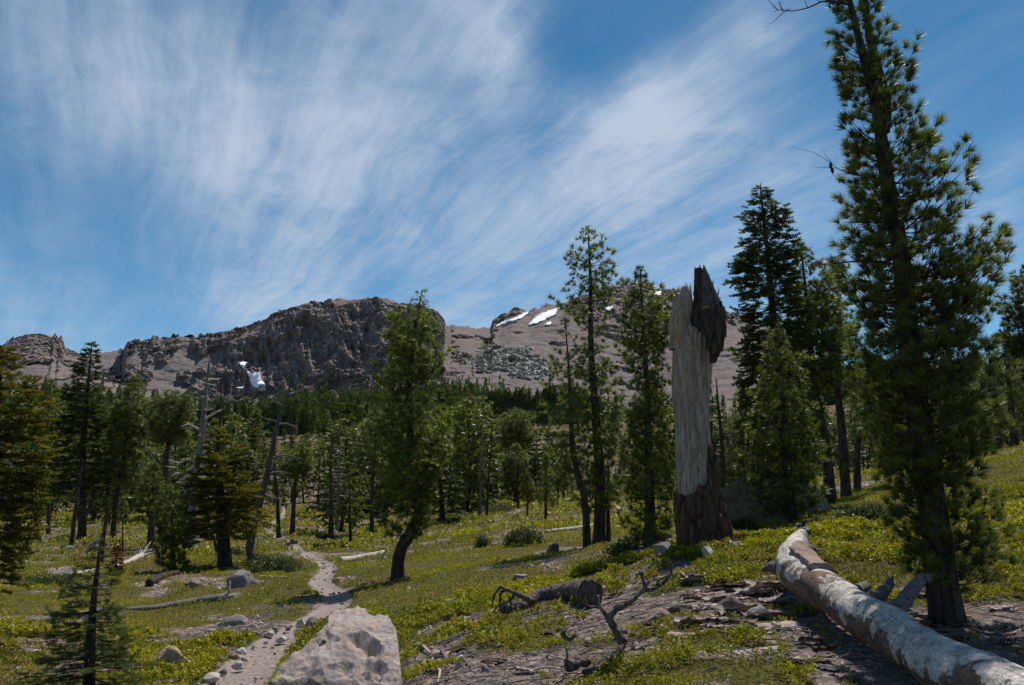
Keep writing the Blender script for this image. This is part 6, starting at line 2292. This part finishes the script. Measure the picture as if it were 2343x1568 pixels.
forest = []
for (x, Yd) in cands:
    # the meadow and trail stay open
    if 560 < x < 760 and Yd < 165 and rng.rand() < .9:
        continue
    if 1120 < x < 1420 and Yd < 110:
        continue
    if 130 < x < 330 and Yd < 75:
        continue
    p = on(x, Yd)
    kk = rng.choice(len(PR), p=[.20, .13, .15, .14, .15, .10, .06, .07])
    src, _ = PR[kk]
    sk = np.interp(x, [a for a, _ in SKY], [b for _, b in SKY]) + rng.uniform(-14, 50 if Yd > 120 else 95) + (25 if kk == 7 else 0)
    d = Yd * cos(TH) + p[2] * sin(TH)
    ytop_z = pix(x, sk, Yd)[2]
    h = ytop_z - p[2]
    h = min(max(h, 2.5), 19 if Yd > 100 else 14)
    base_h = [14, 12, 12, 13, 14, 10, 13, 12][kk]
    s = h / base_h
    wsc = s * rng.uniform(1.1, 1.55)
    wsc = min(wsc, 1.6)
    c = copy_tree(src, p, (wsc, s), rng.rand() * 6.28, 'conifers of the wood behind the meadow')
    c['_k'] = int(kk)
    c['_x'] = float(x)
    forest.append(c)
sec = defaultdict(list)
for c in forest:
    lm = [l for a, b, l in LAND if a <= c['_x'] < b]
    lm = lm[0] if lm else 'at the far right'
    size = 'tall' if c.scale[2] > .95 else 'small'
    sec[(size, PR[c['_k']][1], lm)].append(c)
for (size, kd, lm), lst in sec.items():
    lst.sort(key=lambda c: c['_x'])
    for i, c in enumerate(lst):
        c['label'] = '%s %s %s' % (size, kd, lm) + ('' if len(lst) == 1 else ', %s from left' % ordinal(i))
        c['category'] = 'dead tree' if c['_k'] == 7 else ('fir tree' if c['_k'] in (0, 1, 6) else 'pine tree')
        del c['_k'], c['_x']
for r_, _ in PR:                      # the patterns themselves are not part of the scene
    for ch in list(r_.children):
        bpy.data.objects.remove(ch)
    bpy.data.objects.remove(r_)

# ------------------------------------------------------------------ far wood on the mountain foot: one mass
def build_far_wood():
    rng = np.random.RandomState(99)
    G_P, G_D, G_S, G_A = [], [], [], []
    TRV, TRF, k = [], [], 0
    pts = []
    lim = [(-100, 860), (100, 905), (300, 915), (450, 940), (560, 950), (620, 925), (700, 905), (760, 905), (900, 895), (1000, 880), (1100, 905), (1150, 940), (1200, 960), (1260, 1000), (1400, 1040), (1700, 1040), (1900, 1000), (2100, 960), (2400, 930)]
    n = 0
    for _ in range(16000):
        x = rng.uniform(-80, 2440)
        yl = np.interp(x, [a for a, _ in lim], [b for _, b in lim])
        y = yl + 34 + abs(rng.normal()) * 38
        if y > 1075:
            continue
        p = on_mountain(x, y)
        if p[1] < 415:
            continue
        pts.append(p)
        if len(pts) >= 3600:
            break
    for _ in range(170):
        x = rng.uniform(-60, 1500)
        yl = np.interp(x, [a for a, _ in lim], [b for _, b in lim])
        p = on_mountain(x, yl + 25 - abs(rng.normal()) * (22 if x < 1000 else 38))
        if p[1] > 415 and (x < 480 or x > 640):
            pts.append(p)
    for (x, y) in [(1210, 935), (1258, 875), (1280, 930), (1120, 880), (1150, 930), (1300, 960), (1228, 925), (1060, 870), (1045, 865), (1400, 985), (1340, 940), (1390, 900), (1460, 930), (1420, 960)]:
        pts.append(on_mountain(x, y))
    for p in pts:
        h = rng.uniform(6, 12) if rng.rand() < .4 else rng.uniform(10, 20)
        w = h * rng.uniform(.13, .20)
        m = 30
        t = rng.rand(m) ** .8
        a = rng.rand(m) * 6.28
        r = w * (1 - t * .92) * (.25 + .75 * rng.rand(m))
        P = np.stack([np.cos(a) * r, np.sin(a) * r, h * (.04 + .94 * t)], -1) + p
        P[0] = p + [0, 0, h]
        D = np.stack([np.cos(a), np.sin(a), np.full(m, -.15)], -1)
        G_P.append(P)
        G_D.append(D)
        G_S.append(np.full(m, w * .85) * (1.15 - .6 * t))
        G_A.append(np.clip(rng.rand() * .6 + rng.rand(m) * .35, 0, .92))
        v, f = tube(np.array([p - [0, 0, .5], p + [0, 0, h]]), [h * .014, .05], 3, cap=False)
        TRV.append(v)
        TRF.append(f[0] + k)
        k += len(v)
    P = np.concatenate(G_P)
    v, f = stamp(TC3, P, np.concatenate(G_D), np.concatenate(G_S), rng)
    A = np.repeat(np.concatenate(G_A), len(TC3[0]))
    Vt = np.concatenate(TRV)
    Ft = np.concatenate(TRF)
    o = mk('distant_forest', np.vstack([v, Vt]), [f, Ft + len(v)], M['far'], None, {'tint': np.concatenate([A, np.zeros(len(Vt))])})
    tag(o, 'far-off conifer wood covering the foot of the mountain', kind='stuff')


build_far_wood()

# ------------------------------------------------------------------ hiker far down the trail


def build_hiker():
    Y = 160.0
    p = on(654, Y)
    import bmesh
    joints = {'pel': (0, 0, .93), 'sp': (0, 0, 1.15), 'ch': (0, -.02, 1.36), 'nk': (0, 0, 1.49), 'hd': (0, .02, 1.56), 'ht': (0, .02, 1.72),
              'sl': (-.17, 0, 1.40), 'el': (-.25, .02, 1.14), 'wl': (-.20, .18, .98), 'hl': (-.19, .24, .94), 'sr': (.17, 0, 1.40), 'er': (.25, .02, 1.14), 'wr': (.21, .16, .99), 'hr': (.20, .22, .95),
              'tl': (-.09, 0, .88), 'kl': (-.10, .10, .50), 'al': (-.10, .02, .09), 'fl': (-.10, .18, .04), 'tr': (.09, 0, .88), 'kr': (.10, -.02, .50), 'ar': (.10, -.20, .12), 'fr': (.10, -.08, .04)}
    rad = {'pel': .14, 'sp': .13, 'ch': .15, 'nk': .06, 'hd': .09, 'ht': .085, 'sl': .07, 'el': .05, 'wl': .035, 'hl': .04, 'sr': .07, 'er': .05, 'wr': .035, 'hr': .04, 'tl': .09, 'kl': .065, 'al': .045, 'fl': .04, 'tr': .09, 'kr': .065, 'ar': .045, 'fr': .04}
    ed = [('pel', 'sp'), ('sp', 'ch'), ('ch', 'nk'), ('nk', 'hd'), ('hd', 'ht'), ('ch', 'sl'), ('sl', 'el'), ('el', 'wl'), ('wl', 'hl'), ('ch', 'sr'), ('sr', 'er'), ('er', 'wr'), ('wr', 'hr'), ('pel', 'tl'), ('tl', 'kl'), ('kl', 'al'), ('al', 'fl'), ('pel', 'tr'), ('tr', 'kr'), ('kr', 'ar'), ('ar', 'fr')]
    names = list(joints)
    root = empty('person', p, 'tiny distant hiker in dark clothes with a blue backpack walking away on the trail', 'person')

    def skin(name, verts, edges, mat, scale=1.0):
        me = bpy.data.meshes.new(name)
        idx = {n: i for i, n in enumerate(verts)}
        me.from_pydata([joints[n] for n in verts], [(idx[a], idx[b]) for a, b in edges], [])
        o = bpy.data.objects.new(name, me)
        COL.objects.link(o)
        o.parent = root
        md = o.modifiers.new('skin', 'SKIN')
        for i, n in enumerate(verts):
            me.skin_vertices[0].data[i].radius = (rad[n] * scale, rad[n] * scale)
        me.skin_vertices[0].data[0].use_root = True
        sb = o.modifiers.new('sub', 'SUBSURF')
        sb.levels = sb.render_levels = 1
        me.materials.append(mat)
        return o
    skin('body', names, ed, plain('skin_tone', (.45, .28, .2)))
    skin('jacket', ['sp', 'ch', 'pel', 'sl', 'el', 'wl', 'sr', 'er', 'wr'], [('pel', 'sp'), ('sp', 'ch'), ('ch', 'sl'), ('sl', 'el'), ('el', 'wl'), ('ch', 'sr'), ('sr', 'er'), ('er', 'wr')], plain('dark_jacket', (.03, .028, .045)), 1.18)
    skin('trousers', ['pel', 'tl', 'kl', 'al', 'tr', 'kr', 'ar'], [('pel', 'tl'), ('tl', 'kl'), ('kl', 'al'), ('pel', 'tr'), ('tr', 'kr'), ('kr', 'ar')], plain('dark_trousers', (.035, .035, .04)), 1.2)
    v, f = rock_geo(5, (.15, .10, .24), 3, 0, .08)
    mk('backpack', v + [.03, -.20, 1.27], f, plain('blue_backpack', (.05, .16, .42)), root, None, True)
    v, f = rock_geo(6, (.10, .11, .06), 3, 0, .05)
    mk('hat', v + [0, .02, 1.74], f, plain('pale_hat', (.4, .38, .34)), root, None, True)


build_hiker()
